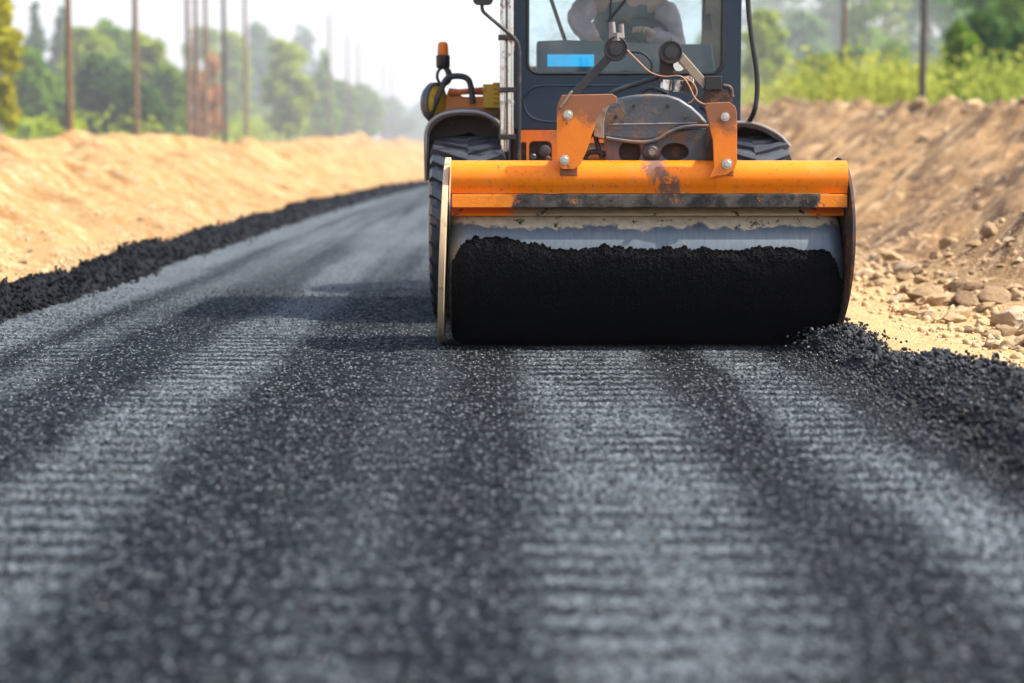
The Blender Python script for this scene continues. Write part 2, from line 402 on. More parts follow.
MAT['bark'] = worn('brown_bark', (.10, .065, .04), .9, 0, (.05, .035, .025), .5, .7, 5, .5)
MAT['birch'] = worn('birch_bark', (.60, .56, .50), .8, 0, (.05, .045, .04), .58, .68, 6, .3)
MAT['pole'] = worn('weathered_pole_wood', (.16, .095, .055), .85, 0, (.08, .05, .035), .5, .75, 3, .3)
MAT['pole_dark'] = worn('dark_pole_wood', (.065, .05, .045), .85, 0, (.03, .025, .02), .5, .75, 3, .3)
MAT['skin'] = worn('skin', (.50, .30, .24), .5, 0, (.4, .22, .18), .6, .9, 9, .05)
MAT['shirt'] = worn('lilac_shirt', (.46, .37, .42), .85, 0, (.2, .17, .2), .55, .9, 6, .2)
MAT['vest'] = worn('teal_vest', (.025, .10, .13), .8, 0, (.02, .05, .07), .55, .9, 6, .2)
MAT['trouser'] = worn('dark_trousers', (.02, .025, .035), .85, 0, (.03, .03, .03), .55, .9, 6, .2)
MAT['hair'] = worn('brown_hair', (.03, .018, .01), .6, 0, (.02, .012, .01), .5, .9, 30, .3)
MAT['eye'] = worn('eye', (.7, .7, .68), .2, 0, (.02, .02, .02), .9, .95, 6, 0)

# ------------------------------------------------------------------ mesh helpers
def tag(o, label=None, cat=None, group=None, kind=None):
    if label: o['label'] = label
    if cat: o['category'] = cat
    if group: o['group'] = group
    if kind: o['kind'] = kind
    return o
def link(name, me, mat=None, parent=None, smooth=35, bevel=0, segs=2):
    o = bpy.data.objects.new(name, me); col.objects.link(o)
    if mat is not None: me.materials.append(MAT[mat] if isinstance(mat, str) else mat)
    if parent is not None:
        o.parent = parent
        o.matrix_parent_inverse = Matrix.Identity(4)
    if smooth:
        me.shade_smooth()
        if smooth < 180: me.set_sharp_from_angle(angle=R(smooth))
    if bevel:
        b = o.modifiers.new('bevel', 'BEVEL'); b.width = bevel; b.segments = segs; b.limit_method = 'ANGLE'; b.angle_limit = R(40)
        b.harden_normals = True
    return o
def origin_shift(o, parent):
    """parts are written in world coordinates; move them under the thing's empty"""
    pass
class B:
    """collects shapes of ONE part"""
    def __init__(s): s.bm = bmesh.new()
    def box(s, x0, x1, y0, y1, z0, z1):
        r = bmesh.ops.create_cube(s.bm, size=1)
        for v in r['verts']:
            v.co = Vector((x0 + (v.co.x + .5) * (x1 - x0), y0 + (v.co.y + .5) * (y1 - y0), z0 + (v.co.z + .5) * (z1 - z0)))
        return s
    def ring(s, c, ax, up, r, n):
        q = ax.cross(up).normalized(); u2 = q.cross(ax).normalized()
        return [s.bm.verts.new(c + (u2 * math.cos(2 * math.pi * k / n) + q * math.sin(2 * math.pi * k / n)) * r) for k in range(n)]
    def tube(s, pts, r, n=12, smooth=0, caps=True):
        pts = [Vector(p) for p in pts]
        if smooth:
            P = [pts[0] * 2 - pts[1]] + pts + [pts[-1] * 2 - pts[-2]]; o = []
            for i in range(1, len(P) - 2):
                for k in range(smooth):
                    t = k / smooth
                    o.append(.5 * ((2 * P[i]) + (P[i + 1] - P[i - 1]) * t + (2 * P[i - 1] - 5 * P[i] + 4 * P[i + 1] - P[i + 2]) * t * t + (3 * P[i] - P[i - 1] - 3 * P[i + 1] + P[i + 2]) * t ** 3))
            o.append(pts[-1]); pts = o
        rs = r if isinstance(r, (list, tuple)) else [r] * len(pts)
        if len(rs) != len(pts): rs = [rs[0] + (rs[-1] - rs[0]) * i / (len(pts) - 1) for i in range(len(pts))]
        up = None; prev = None
        for i, p in enumerate(pts):
            d = (pts[min(i + 1, len(pts) - 1)] - pts[max(i - 1, 0)]).normalized()
            if up is None: up = Vector((0, 0, 1)) if abs(d.z) < .9 else Vector((0, 1, 0))
            up = (up - d * up.dot(d)).normalized()
            g = s.ring(p, d, up, rs[i], n)
            if prev:
                for k in range(n): s.bm.faces.new((prev[k], prev[(k + 1) % n], g[(k + 1) % n], g[k]))
            elif caps: s.bm.faces.new(g[::-1])
            prev = g
        if caps: s.bm.faces.new(prev)
        return s
    def lathe(s, c, axis, prof, n=32):
        """prof: list of (along, radius); axis vector"""
        c = Vector(c); axis = Vector(axis).normalized(); up = Vector((0, 0, 1)) if abs(axis.z) < .9 else Vector((0, 1, 0))
        prev = None
        for a, r in prof:
            g = s.ring(c + axis * a, axis, up, max(r, 1e-4), n)
            if prev:
                for k in range(n): s.bm.faces.new((prev[k], prev[(k + 1) % n], g[(k + 1) % n], g[k]))
            prev = g
        return s
    def poly(s, outline, thick, holes=(), plane='XZ', at=0.0):
        """plate: outline (and holes) in a plane, given thickness; filled with its holes left open"""
        b = bmesh.new()
        def P(a, c):
            return Vector((a, at, c)) if plane == 'XZ' else Vector((at, a, c)) if plane == 'YZ' else Vector((a, c, at))
        ed = []
        for lp in [outline] + list(holes):
            vs = [b.verts.new(P(*q)) for q in lp]
            for i in range(len(vs)): ed.append(b.edges.new((vs[i], vs[(i + 1) % len(vs)])))
        bmesh.ops.triangle_fill(b, use_beauty=True, use_dissolve=False, edges=ed)
        ex = bmesh.ops.extrude_face_region(b, geom=b.faces[:])
        off = Vector((0, thick, 0)) if plane == 'XZ' else Vector((thick, 0, 0)) if plane == 'YZ' else Vector((0, 0, thick))
        for v in [g for g in ex['geom'] if isinstance(g, bmesh.types.BMVert)]: v.co += off
        bmesh.ops.recalc_face_normals(b, faces=b.faces[:])
        me = bpy.data.meshes.new('tmp'); b.to_mesh(me); b.free(); s.bm.from_mesh(me); bpy.data.meshes.remove(me)
        return s
    def build(s, name, mat, parent=None, smooth=35, bevel=0, segs=2):
        bmesh.ops.recalc_face_normals(s.bm, faces=s.bm.faces[:])
        me = bpy.data.meshes.new(name)
        inv = world_of(parent).inverted() if parent is not None else None
        if inv is not None: s.bm.transform(inv)
        s.bm.to_mesh(me); s.bm.free()
        return link(name, me, mat, parent, smooth, bevel, segs)
def world_of(o):
    m = o.matrix_basis.copy()
    while o.parent is not None:
        o = o.parent; m = o.matrix_basis @ m
    return m
def empty(name, loc, label, cat, group=None):
    o = bpy.data.objects.new(name, None); col.objects.link(o); o.location = loc
    o.empty_display_size = .2
    return tag(o, label, cat, group)
def np_mesh(name, verts, faces):
    """verts (N,3); faces (M,k) all the same size"""
    me = bpy.data.meshes.new(name); verts = np.asarray(verts, np.float32); faces = np.asarray(faces, np.int32)
    me.vertices.add(len(verts)); me.vertices.foreach_set('co', verts.ravel())
    k = faces.shape[1]; me.loops.add(faces.size); me.loops.foreach_set('vertex_index', faces.ravel())
    me.polygons.add(len(faces)); me.polygons.foreach_set('loop_start', np.arange(0, faces.size, k, dtype=np.int32))
    me.update(calc_edges=True); me.validate(); return me
def grid(xs, ys, zf):
    X, Y = np.meshgrid(xs, ys); Z = zf(X, Y)
    V = np.stack([X, Y, Z], -1).reshape(-1, 3); nx, ny = len(xs), len(ys)
    i = np.arange(nx * ny).reshape(ny, nx)
    Fc = np.stack([i[:-1, :-1], i[:-1, 1:], i[1:, 1:], i[1:, :-1]], -1).reshape(-1, 4)
    return V, Fc
def rounded(x0, x1, z0, z1, r, n=6):
    o = []
    for cx, cz, a in ((x1 - r, z1 - r, 0), (x0 + r, z1 - r, 90), (x0 + r, z0 + r, 180), (x1 - r, z0 + r, 270)):
        for k in range(n + 1):
            t = R(a + 90 * k / n); o.append((cx + r * math.cos(t), cz + r * math.sin(t)))
    return o
def oval(cx, cz, rx, rz, n=24, rot=0):
    o = []
    for k in range(n):
        t = 2 * math.pi * k / n; a, b = rx * math.cos(t), rz * math.sin(t)
        o.append((cx + a * math.cos(rot) - b * math.sin(rot), cz + a * math.sin(rot) + b * math.cos(rot)))
    return o
ICO_V = None
def ico(sub):
    b = bmesh.new(); bmesh.ops.create_icosphere(b, subdivisions=sub, radius=1); b.verts.ensure_lookup_table()
    V = np.array([v.co[:] for v in b.verts]); Fc = np.array([[v.index for v in f.verts] for f in b.faces]); b.free(); return V, Fc
def pebbles(name, P, S, mat, parent=None, sub=1):
    """many grains in ONE mesh: centres P (N,3), sizes S (N,)"""
    V0, F0 = ico(sub); N = len(P)
    q = rng.normal(size=(N, 4)); q /= np.linalg.norm(q, axis=1)[:, None]
    w, x, y, z = q.T
    M = np.stack([1 - 2 * (y * y + z * z), 2 * (x * y - z * w), 2 * (x * z + y * w), 2 * (x * y + z * w), 1 - 2 * (x * x + z * z), 2 * (y * z - x * w), 2 * (x * z - y * w), 2 * (y * z + x * w), 1 - 2 * (x * x + y * y)], -1).reshape(N, 3, 3)
    sc3 = rng.uniform(.6, 1.15, (N, 1, 3)); jit = rng.uniform(.72, 1.2, (N, len(V0), 1))
    V = V0[None] * sc3 * jit * S[:, None, None]
    V = np.einsum('nij,nkj->nki', M, V) + P[:, None, :]
    Fc = (F0[None] + (np.arange(N) * len(V0))[:, None, None]).reshape(-1, 3)
    me = np_mesh(name, V.reshape(-1, 3), Fc)
    return link(name, me, mat, parent, smooth=0)

# ------------------------------------------------------------------ setting: ground, road
xs = np.unique(np.concatenate([np.arange(-11, -3, .10), np.arange(-3, 2, .4), np.arange(2, 12, .10), np.linspace(12, 60, 50), np.linspace(-60, -11, 50), np.geomspace(60, 2500, 14), -np.geomspace(60, 2500, 14)]))
ys = np.unique(np.concatenate([np.linspace(-60, 6, 30), np.arange(6, 45, .12), np.arange(45, 110, .4), np.linspace(110, 260, 90), np.geomspace(260, 4500, 24)]))
V, Fc = grid(xs, ys, terrain)
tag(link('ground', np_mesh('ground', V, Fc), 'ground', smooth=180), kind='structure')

def road_h(X, Y):
    u = X - curve(Y)
    h = rng.normal(size=X.shape) * .0016
    h = h + vnoise(X * 60, Y * 60) * .004 + vnoise(X * 33 + 5, Y * 33) * .007
    h = h + np.sin(Y * 2 * math.pi / .19 + vnoise(X * 1.1, Y * 1.9) * 3) * .0040 * np.clip(vnoise(X * 1.5, Y * .6) + .6, 0, 1)
    h = h + fbm(X * 1.2, Y * .5) * .012
    return h
ys_r = np.concatenate([np.arange(-8, 3.2, .3), np.arange(3.2, 13.5, .010), np.geomspace(13.5, 420, 260)])
us_r = np.concatenate([np.arange(-3.3, -2.4, .012), np.arange(-2.4, 1.75, .010), np.arange(1.75, 1.88, .02)])
U, Yg = np.meshgrid(us_r, ys_r); Xg = U + curve(Yg)
Zg = road_h(Xg, Yg)
V = np.stack([Xg, Yg, Zg], -1).reshape(-1, 3); nx, ny = len(us_r), len(ys_r)
ii = np.arange(nx * ny).reshape(ny, nx)
Fc = np.stack([ii[:-1, :-1], ii[:-1, 1:], ii[1:, 1:], ii[1:, :-1]], -1).reshape(-1, 4)
tag(link('road', np_mesh('road', V, Fc), 'road', smooth=180), kind='structure')

# loose asphalt heaped along both edges of the lane
def heap(name, c, hw, ht, y0, y1, dy, nxx, label, lump, wob=.1):
    ys = np.arange(y0, y1, dy) if y1 < 40 else np.concatenate([np.arange(y0, 30, dy), np.geomspace(30, y1, 500)])
    a = np.linspace(-1, 1, nxx)
    A, Yh = np.meshgrid(a, ys)
    wv = fbm(Yh * .7, Yh * 0 + c * 3, 3)
    tp = sstep((Yh - 8.0) / 1.6) if c > 0 else 0 * Yh
    Xh = c - .20 * tp + wob * wv + A * hw * (1 - .5 * tp) * (1 + .3 * vnoise(Yh * 1.3, Yh * 0 + 5)) + curve(Yh)
    prof = np.clip(1 - A * A, 0, 1) ** .8
    Zh = prof * ht * (1 + 1.0 * fbm(Yh * 1.1 + 7, Yh * 0 + c, 3)) + (fbm(Xh * 9, Yh * 9, 3) * lump + vnoise(Xh * 40, Yh * 40) * lump * .4) * np.clip(prof * 2, 0, 1)
    Zh = Zh - .012
    V = np.stack([Xh, Yh, Zh], -1).reshape(-1, 3); i = np.arange(A.size).reshape(A.shape)
    Fq = np.stack([i[:-1, :-1], i[:-1, 1:], i[1:, 1:], i[1:, :-1]], -1).reshape(-1, 4)
    return Xh, Yh, Zh, np_mesh(name, V, Fq)
def heap_obj(name, c, hw, ht, y0, y1, dy, nxx, label, lump, npeb, smin, smax, scatter, mat='loose'):
    Xh, Yh, Zh, me = heap(name, c, hw, ht, y0, y1, dy, nxx, label, lump)
    # grains lying on the heap, merged into the heap's mesh
    w = 1 / np.clip(Yh[:, 0], 4, None) ** 1.6; w = w * np.gradient(Yh[:, 0]); w /= w.sum()
    r = rng.choice(len(w), npeb, p=w); cidx = rng.integers(0, Xh.shape[1], npeb)
    P = np.stack([Xh[r, cidx], Yh[r, cidx], Zh[r, cidx]], -1) + rng.normal(size=(npeb, 3)) * np.array([scatter, dy * 2, .004]) * (1 + 1.6 * (rng.random((npeb, 1)) < .12))
    S = rng.uniform(smin, smax, npeb) * (rng.random(npeb) ** 2 * .8 + .6)
    P[:, 2] = np.maximum(P[:, 2], .006)
    o = link(name, me, mat, smooth=180)
    g = pebbles(name, P, S, mat)
    bm = bmesh.new(); bm.from_mesh(o.data); bm.from_mesh(g.data)
    gm = g.data; bpy.data.objects.remove(g); bpy.data.meshes.remove(gm)
    bm.to_mesh(o.data); bm.free()
    return tag(o, label, 'asphalt heap', kind='stuff')
heap_obj('loose_asphalt', -3.10, .27, .125, 9.0, 260, .03, 46, 'long black ridge of loose asphalt along the foot of the bright sandy bank', .13, 34000, .006, .022, .035, 'loose_dry')
heap_obj('loose_asphalt', 1.93, .29, .125, 3.2, 10.4, .016, 50, 'ragged black ridge of loose asphalt between the smooth lane and the rocky shoulder', .085, 48000, .004, .0135, .035)
# stray grains on the lane
n = 34000
Yp = 3.4 + rng.random(n) ** 1.3 * 11; Xp = rng.uniform(-3, 1.75, n)
edge = rng.random(n) < .35; Xp[edge] = 1.75 - np.abs(rng.normal(size=edge.sum())) * .25
P = np.stack([Xp, Yp, np.full(n, .004)], -1)
tag(pebbles('loose_grit', P, rng.uniform(.0025, .0072, n), 'loose'), 'scattered black grit lying loose on the freshly rolled lane', 'grit', kind='stuff')

n = 6000
Yp = 3.3 + rng.random(n) ** 1.2 * 8; Xp = rng.uniform(-3, 1.9, n)
tag(pebbles('bitumen_chips', np.stack([Xp, Yp, np.full(n, .005)], -1), rng.uniform(.0035, .0078, n), 'chip'), 'glinting chips of bitumen-coated stone in the surface of the lane', 'chips', kind='stuff')

# ------------------------------------------------------------------ rocks
def rock_mesh(name, seed, mat):
    V0, F0 = ico(3); r = np.random.default_rng(seed)
    d = np.ones(len(V0))
    for k in range(13):                      # flat facets
        nrm = r.normal(size=3); nrm /= np.linalg.norm(nrm); off = r.uniform(.45, .85)
        dot = V0 @ nrm; d = np.where(dot > .05, np.minimum(d, off / np.maximum(dot, .05)), d)
    d = d * (1 + .05 * r.normal(size=len(V0)))
    V = V0 * d[:, None] * np.array([1, .8, .62])
    me = np_mesh(name, V, F0); me.materials.append(MAT[mat]); me.shade_smooth(); me.set_sharp_from_angle(angle=R(40)); return me
RK = {m: [rock_mesh('rock', 10 * i + k, m) for k in range(4)] for i, m in enumerate(('rock_sand', 'rock_grey', 'rock_brown', 'rock_pale'))}
def rock(name, x, y, s, mat, label, group=None, cat='rock', k=None, sink=.25, rz=None):
    me = RK[mat][rnd.randrange(4) if k is None else k]
    o = bpy.data.objects.new(name, me); col.objects.link(o)
    o.scale = (s, s * rnd.uniform(.8, 1.1), s * rnd.uniform(.75, 1.1)); o.rotation_euler = (rnd.uniform(-.3, .3), rnd.uniform(-.3, .3), rnd.uniform(0, 6.3) if rz is None else rz)
    o.location = (x, y, tz(x, y) + s * (.62 - sink * 1.4) * .8)
    return tag(o, label, cat, group)
named = [
 (1012, 362, 11.0, .15, 'rock_grey', 'largest pale grey rock on the right shoulder, at the right edge of the photo'),
 (985, 340, 12.0, .10, 'rock_sand', 'sandy angular rock just left of the biggest shoulder rock'),
 (1003, 348, 10.6, .085, 'rock_brown', 'brown rock in front of the biggest pale shoulder rock'),
 (945, 322, 12.6, .12, 'rock_sand', 'broad flat sandy rock in the middle of the shoulder rubble'),
 (925, 332, 11.7, .085, 'rock_pale', 'pale slab lying where the rubble meets the yellow sand strip'),
 (905, 326, 11.9, .08, 'rock_sand', 'tan rock on the sand strip nearer the asphalt ridge'),
 (880, 296, 14.2, .11, 'rock_sand', 'rounded tan rock behind the right end of the drum'),
 (868, 290, 15.0, .13, 'rock_pale', 'light rounded rock at the foot of the right bank close to the drum'),
 (905, 288, 14.8, .11, 'rock_grey', 'greyish rock heading the line of rubble at the bank foot'),
 (960, 300, 13.2, .10, 'rock_brown', 'dark brown rock at the lower edge of the spoil mound'),
 (897, 310, 12.9, .07, 'rock_pale', 'small white rock between the drum and the spoil mound'),
 (1018, 318, 11.6, .09, 'rock_pale', 'cream rock lying on the lower slope of the spoil mound'),
]
for px, py, Y, s, m, lab in named:
    p = W(px, py, Y); rock('rock', p.x, Y, s, m, lab, 'rocks on the right shoulder')
small = []
for i in range(290):
    Y = 9.2 + rnd.random() ** 1.2 * 14; u = 2.5 + abs(rnd.gauss(0, .45)) + (.25 if Y > 12 else 0)
    s = .025 + .115 * rnd.random() ** 2.0
    if Y < 11 and u > 3.1: u = 2.6 + rnd.random() * .5
    rock('rock', u, Y, s, rnd.choice(['rock_sand', 'rock_sand', 'rock_sand', 'rock_pale', 'rock_brown']), 'small loose stone in the rubble along the foot of the right bank', 'small stones on the right shoulder', 'stone')
for i in range(60):
    Y = 20 + rnd.random() * 68; u = 9.2 + rnd.gauss(0, .5); s = .10 + .24 * rnd.random() ** 1.8
    rock('earth_clod', u + float(curve(Y)), Y, s, rnd.choice(['rock_sand', 'rock_brown', 'rock_pale']), 'clod of dug earth along the ragged crest of the right bank', 'clods on the right bank crest', 'clod')
for i in range(70):
    Y = 13 + rnd.random() * 34; u = 3.6 + rnd.random() * 5; s = .03 + .09 * rnd.random() ** 2.5
    rock('rock', u + float(curve(Y)), Y, s, rnd.choice(['rock_sand', 'rock_brown', 'rock_pale', 'rock_pale']), 'stone stuck in the slope of the brown right bank', 'stones in the right bank', 'stone')
for i in range(50):
    Y = 13 + rnd.random() * 30; u = -3.65 - rnd.random() ** 1.5 * 4; s = .02 + .07 * rnd.random() ** 2.5
    rock('earth_clod', u + float(curve(Y)), Y, s, rnd.choice(['rock_sand', 'rock_pale']), 'sandy clod lying on the bright left bank', 'clods on the left bank', 'clod')

def crumbs(n, f, label, mat):
    P = []
    for i in range(n):
        x, y = f(); P.append((x, y, 0))
    P = np.array(P); P[:, 2] = terrain(P[:, 0], P[:, 1]) + .003
    S = .005 + .035 * rng.random(n) ** 4
    return tag(pebbles('rubble', P, S, mat), label, 'rubble', kind='stuff')
def f1():
    Y = 8.5 + rnd.random() ** 1.3 * 13; return 2.3 + abs(rnd.gauss(.5, .7)), Y
crumbs(3000, f1, 'sandy crumbs and gravel strewn over the right shoulder and bank foot', 'rock_sand')
def f2():
    Y = 11 + rnd.random() ** 1.3 * 22; return -3.3 - abs(rnd.gauss(0, .8)), Y
crumbs(5000, f2, 'sandy crumbs strewn along the foot of the left bank', 'rock_sand')
# ------------------------------------------------------------------ trees
def leaf_cloud(name, clumps, n, size, flat=.0, seed=0):
    r = np.random.default_rng(seed)
    vol = np.array([c[3] * c[4] for c in clumps]) ** 1.0; pr = vol / vol.sum()
    k = r.choice(len(clumps), n, p=pr); C = np.array([c[:3] for c in clumps])[k]; S = np.array([(c[3], c[3], c[4]) for c in clumps])[k]
    d = r.normal(size=(n, 3)); d /= np.linalg.norm(d, axis=1)[:, None]
    rad = r.random(n) ** .45 * (1 + .12 * r.normal(size=n))
    P = C + d * S * rad[:, None]
    a = r.normal(size=(n, 3)) * .8 + d * .6; a /= np.linalg.norm(a, axis=1)[:, None]
    b = np.cross(a, r.normal(size=(n, 3))); b /= np.linalg.norm(b, axis=1)[:, None]; c = np.cross(a, b)
    s = size * r.uniform(.55, 1.3, (n, 1))
    V = np.stack([P + b * s, P + c * s * .55, P - b * s, P - c * s * .55], 1).reshape(-1, 3)
    return np_mesh(name, V, np.arange(4 * n).reshape(n, 4))
def tree(name, px, top, Y, wpx, kind, leaf, label, trunk='bark', n=2600, group='trees behind the cutting', trunk_r=None, lowest=.12):
    X = (px - 494) / F * Y; z0 = tz(X, Y) - .05
    H = (HC + (155 - top) / F * Y) - z0; Wd = wpx / F * Y / 2
    root = empty(name, (X, Y, z0), label, 'tree', group)
    seed = int(px * 7 + Y); r = random.Random(seed)
    cl = []
    if kind == 'conifer':
        m = 11
        for i in range(m):
            f = i / (m - 1); zz = H * (lowest + (1 - lowest) * f); w = Wd * (1 - f) ** .75 + .12
            for j in range(3 if f < .8 else 1):
                a = r.uniform(0, 6.3); o = w * .35
                cl.append((math.cos(a) * o, math.sin(a) * o, zz - .1 * H / m, w * r.uniform(.55, .85), H / m * .75))
    elif kind == 'slim':
        for i in range(34):
            f = r.random(); w = Wd * (.45 + .55 * math.sin(math.pi * min(1, f * .8 + .15)))
            cl.append((r.uniform(-.4, .4) * Wd, r.uniform(-.4, .4) * Wd, H * (lowest + (1 - lowest) * f * .95), w * r.uniform(.25, .6), H * r.uniform(.03, .07)))
    else:
        for i in range(34):
            f = (i + r.random()) / 34; zz = lowest + (1 - lowest) * f * .93
            env = math.sin(math.pi * min(1, .18 + .74 * f)) ** .7
            a = i * 2.4; o = Wd * env * r.uniform(.25, .95)
            cs = Wd * r.uniform(.14, .44)
            cl.append((math.cos(a) * o, math.sin(a) * o, H * zz, cs, cs * r.uniform(.6, .9)))
    cr = link('crown', leaf_cloud('crown', cl, n, .30 * max(.7, min(1.4, Y / 110)), seed=seed), LEAF[leaf], root, smooth=0)
    t = B(); tr = trunk_r or H * .016
    bend = [(r.uniform(-.15, .15) * i * .3, r.uniform(-.1, .1) * i * .3, H * .95 * i / 5) for i in range(6)]
    t.tube(bend, [tr * (1 - .16 * i) for i in range(6)], 8)
    for i in range(6):
        a = r.uniform(0, 6.3); h = H * r.uniform(.3, .75)
        t.tube([(0, 0, h), (math.cos(a) * Wd * .35, math.sin(a) * Wd * .35, h + H * .07), (math.cos(a) * Wd * .65, math.sin(a) * Wd * .65, h + H * .16)], [tr * .4, tr * .28, tr * .1], 6)
    t.bm.transform(Matrix.Translation(root.location))
    t.build('trunk', trunk, root)
    return root
GL = 'trees behind the left bank'; GR = 'trees behind the right bank'
for a in [
 ('birch_tree', 6, -16, 70, 50, 'slim', 'yellow', 'yellow-leaved birch with a pale trunk at the left edge of the photo', 'birch'),
 ('broadleaf_tree', 30, 48, 96, 62, 'round', 'mid', 'bushy green tree right beside the yellow birch', 'bark'),
 ('spruce_tree', 40, 12, 128, 44, 'conifer', 'dark', 'dark spruce rising behind the yellow birch', 'bark'),
 ('spruce_tree', 66, 14, 134, 44, 'conifer', 'dark', 'dark spruce whose top stands just left of the first wooden pole', 'bark'),
 ('broadleaf_tree', 92, 26, 112, 58, 'round', 'olive', 'tall olive-green tree between the first and second wooden poles', 'bark'),
 ('broadleaf_tree', 118, 20, 120, 62, 'round', 'mid', 'tallest leafy tree of the clump, just left of the second wooden pole', 'bark'),
 ('broadleaf_tree', 110, 62, 98, 70, 'round', 'dark', 'low dark round tree in front of the tall olive trees', 'bark'),
 ('broadleaf_tree', 152, 36, 110, 56, 'round', 'olive', 'yellowish olive tree right behind the second wooden pole', 'bark'),
 ('broadleaf_tree', 170, 66, 104, 48, 'round', 'mid', 'sloping green tree at the right end of the left clump', 'bark'),
 ('broadleaf_tree', 142, 84, 94, 54, 'round', 'dark', 'small dark tree at the foot of the second wooden pole', 'bark'),
 ('broadleaf_tree', 60, 78, 100, 56, 'round', 'mid', 'small green tree low beside the first wooden pole', 'bark'),
 ('pine_tree', 202, 62, 96, 30, 'slim', 'orange', 'slim orange-leaved tree standing among the cluster of poles', 'bark'),
 ('pine_tree', 216, 50, 102, 26, 'slim', 'orange', 'second slim orange-brown tree, just left of the dark pole', 'bark'),
 ('broadleaf_tree', 208, 24, 165, 46, 'round', 'olive', 'pale yellow-green tree behind the cluster of poles', 'bark'),
 ('broadleaf_tree', 236, 34, 160, 46, 'round', 'olive', 'pale green tree right behind the dark pole', 'bark'),
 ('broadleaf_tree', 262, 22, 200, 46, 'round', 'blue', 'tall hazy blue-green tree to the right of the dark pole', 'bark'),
 ('conifer_tree', 289, 40, 140, 48, 'round', 'olive', 'sunlit yellow-green egg-shaped tree standing alone mid-left', 'bark'),
 ('conifer_tree', 306, 22, 260, 36, 'round', 'blue', 'faint hazy tall tree peeking over the egg-shaped tree', 'bark'),
 ('conifer_tree', 325, 56, 165, 36, 'conifer', 'mid', 'green pointed tree right of the egg-shaped tree', 'bark'),
 ('broadleaf_tree', 345, 82, 180, 36, 'round', 'mid', 'small hazy tree beyond the pointed tree', 'bark'),
 ('broadleaf_tree', 366, 86, 205, 36, 'round', 'mid', 'hazy tree where the tree line starts to sink into the dust', 'bark'),
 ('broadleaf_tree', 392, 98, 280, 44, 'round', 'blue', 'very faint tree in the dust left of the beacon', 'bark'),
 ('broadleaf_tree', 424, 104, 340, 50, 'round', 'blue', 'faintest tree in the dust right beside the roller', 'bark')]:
    tree(*a[:8], trunk=a[8], group=GL, n=420 if a[6] == 'orange' else 2600)
for a in [
 ('broadleaf_tree', 762, 8, 112, 56, 'round', 'olive', 'yellow-green tree beside the right edge of the cab', 'bark'),
 ('broadleaf_tree', 800, 8, 150, 70, 'round', 'blue', 'hazy rounded tree between the cab and the thin right pole', 'bark'),
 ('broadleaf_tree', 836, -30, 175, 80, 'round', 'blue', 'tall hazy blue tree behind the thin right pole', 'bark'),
 ('birch_tree', 862, -45, 140, 60, 'slim', 'mid', 'tall birch with a white trunk between the two right poles', 'birch'),
 ('broadleaf_tree', 884, -25, 160, 66, 'round', 'olive', 'pale green tall tree just right of the white birch', 'bark'),
 ('broadleaf_tree', 850, 44, 112, 46, 'round', 'blue', 'low bluish tree in front of the white birch', 'bark'),
 ('broadleaf_tree', 890, 40, 118, 50, 'round', 'mid', 'low green tree left of the thick right pole', 'bark'),
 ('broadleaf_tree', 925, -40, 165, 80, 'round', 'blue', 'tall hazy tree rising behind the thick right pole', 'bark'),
 ('broadleaf_tree', 958, 24, 84, 40, 'round', 'mid', 'sunlit left part of the dark clump, nearest the thick right pole', 'bark'),
 ('broadleaf_tree', 982, 16, 88, 60, 'round', 'dark', 'big dark round tree right of the thick pole', 'bark'),
 ('broadleaf_tree', 1022, 30, 92, 56, 'round', 'dark', 'dark tree cut by the right edge of the photo', 'bark'),
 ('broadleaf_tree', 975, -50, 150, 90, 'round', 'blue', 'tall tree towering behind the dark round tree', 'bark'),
 ('broadleaf_tree', 1025, -50, 140, 90, 'round', 'mid', 'tall green tree behind the right edge of the photo', 'bark'),
 ('broadleaf_tree', 815, 56, 100, 50, 'round', 'olive', 'low bush-like tree at the back of the yellow scrub near the cab', 'bark'),
 ('broadleaf_tree', 778, -40, 200, 90, 'round', 'blue', 'tall pale tree far behind the hazy rounded tree by the cab', 'bark'),
 ('broadleaf_tree', 905, -60, 205, 110, 'round', 'blue', 'very tall faint tree far behind the pale green tree right of the birch', 'bark'),
 ('broadleaf_tree', 955, -60, 195, 110, 'round', 'mid', 'very tall faint tree far behind the sunlit part of the dark clump', 'bark'),
 ('broadleaf_tree', 1000, -70, 190, 110, 'round', 'blue', 'very tall faint tree far behind the dark round tree', 'bark'),
 ('broadleaf_tree', 820, -50, 210, 100, 'round', 'mid', 'faint green tree far behind the thin right pole', 'bark'),
 ('broadleaf_tree', 720, 10, 150, 60, 'round', 'olive', 'hazy tree seen through the right side of the cab glass', 'bark')]:
    tree(*a[:8], trunk=a[8], group=GR, n=2000, lowest=.06)

# scrub and weeds: nobody could count them
def scrub(name, pts, label, leaf, n, size):
    cl = [(x, y, tz(x, y) + h * .45, w, h * .6) for x, y, w, h in pts]
    o = link(name, leaf_cloud(name, cl, n, size, seed=len(pts)), LEAF[leaf], smooth=0)
    return tag(o, label, 'scrub', kind='stuff')
pts = []
for i in range(420):
    Y = 66 + rnd.random() * 44; X = 11.5 + (Y - 66) * .03 + rnd.random() ** 1.3 * 20
    pts.append((X, Y, rnd.uniform(.5, 1.1), rnd.uniform(.8, 2.3)))
scrub('scrub', pts, 'bright yellow-green scrub and weeds between the right bank and the trees', 'scrub', 16000, .16)
pts = []
for i in range(520):
    Y = 70 + rnd.random() ** 1.4 * 150; X = -14.5 - rnd.random() * 26
    pts.append((X, Y, rnd.uniform(.4, 1.0) * Y / 75, rnd.uniform(.4, 1.5) * Y / 75))
scrub('scrub', pts, 'green weeds and low bushes along the foot of the left trees', 'olive', 16000, .2)

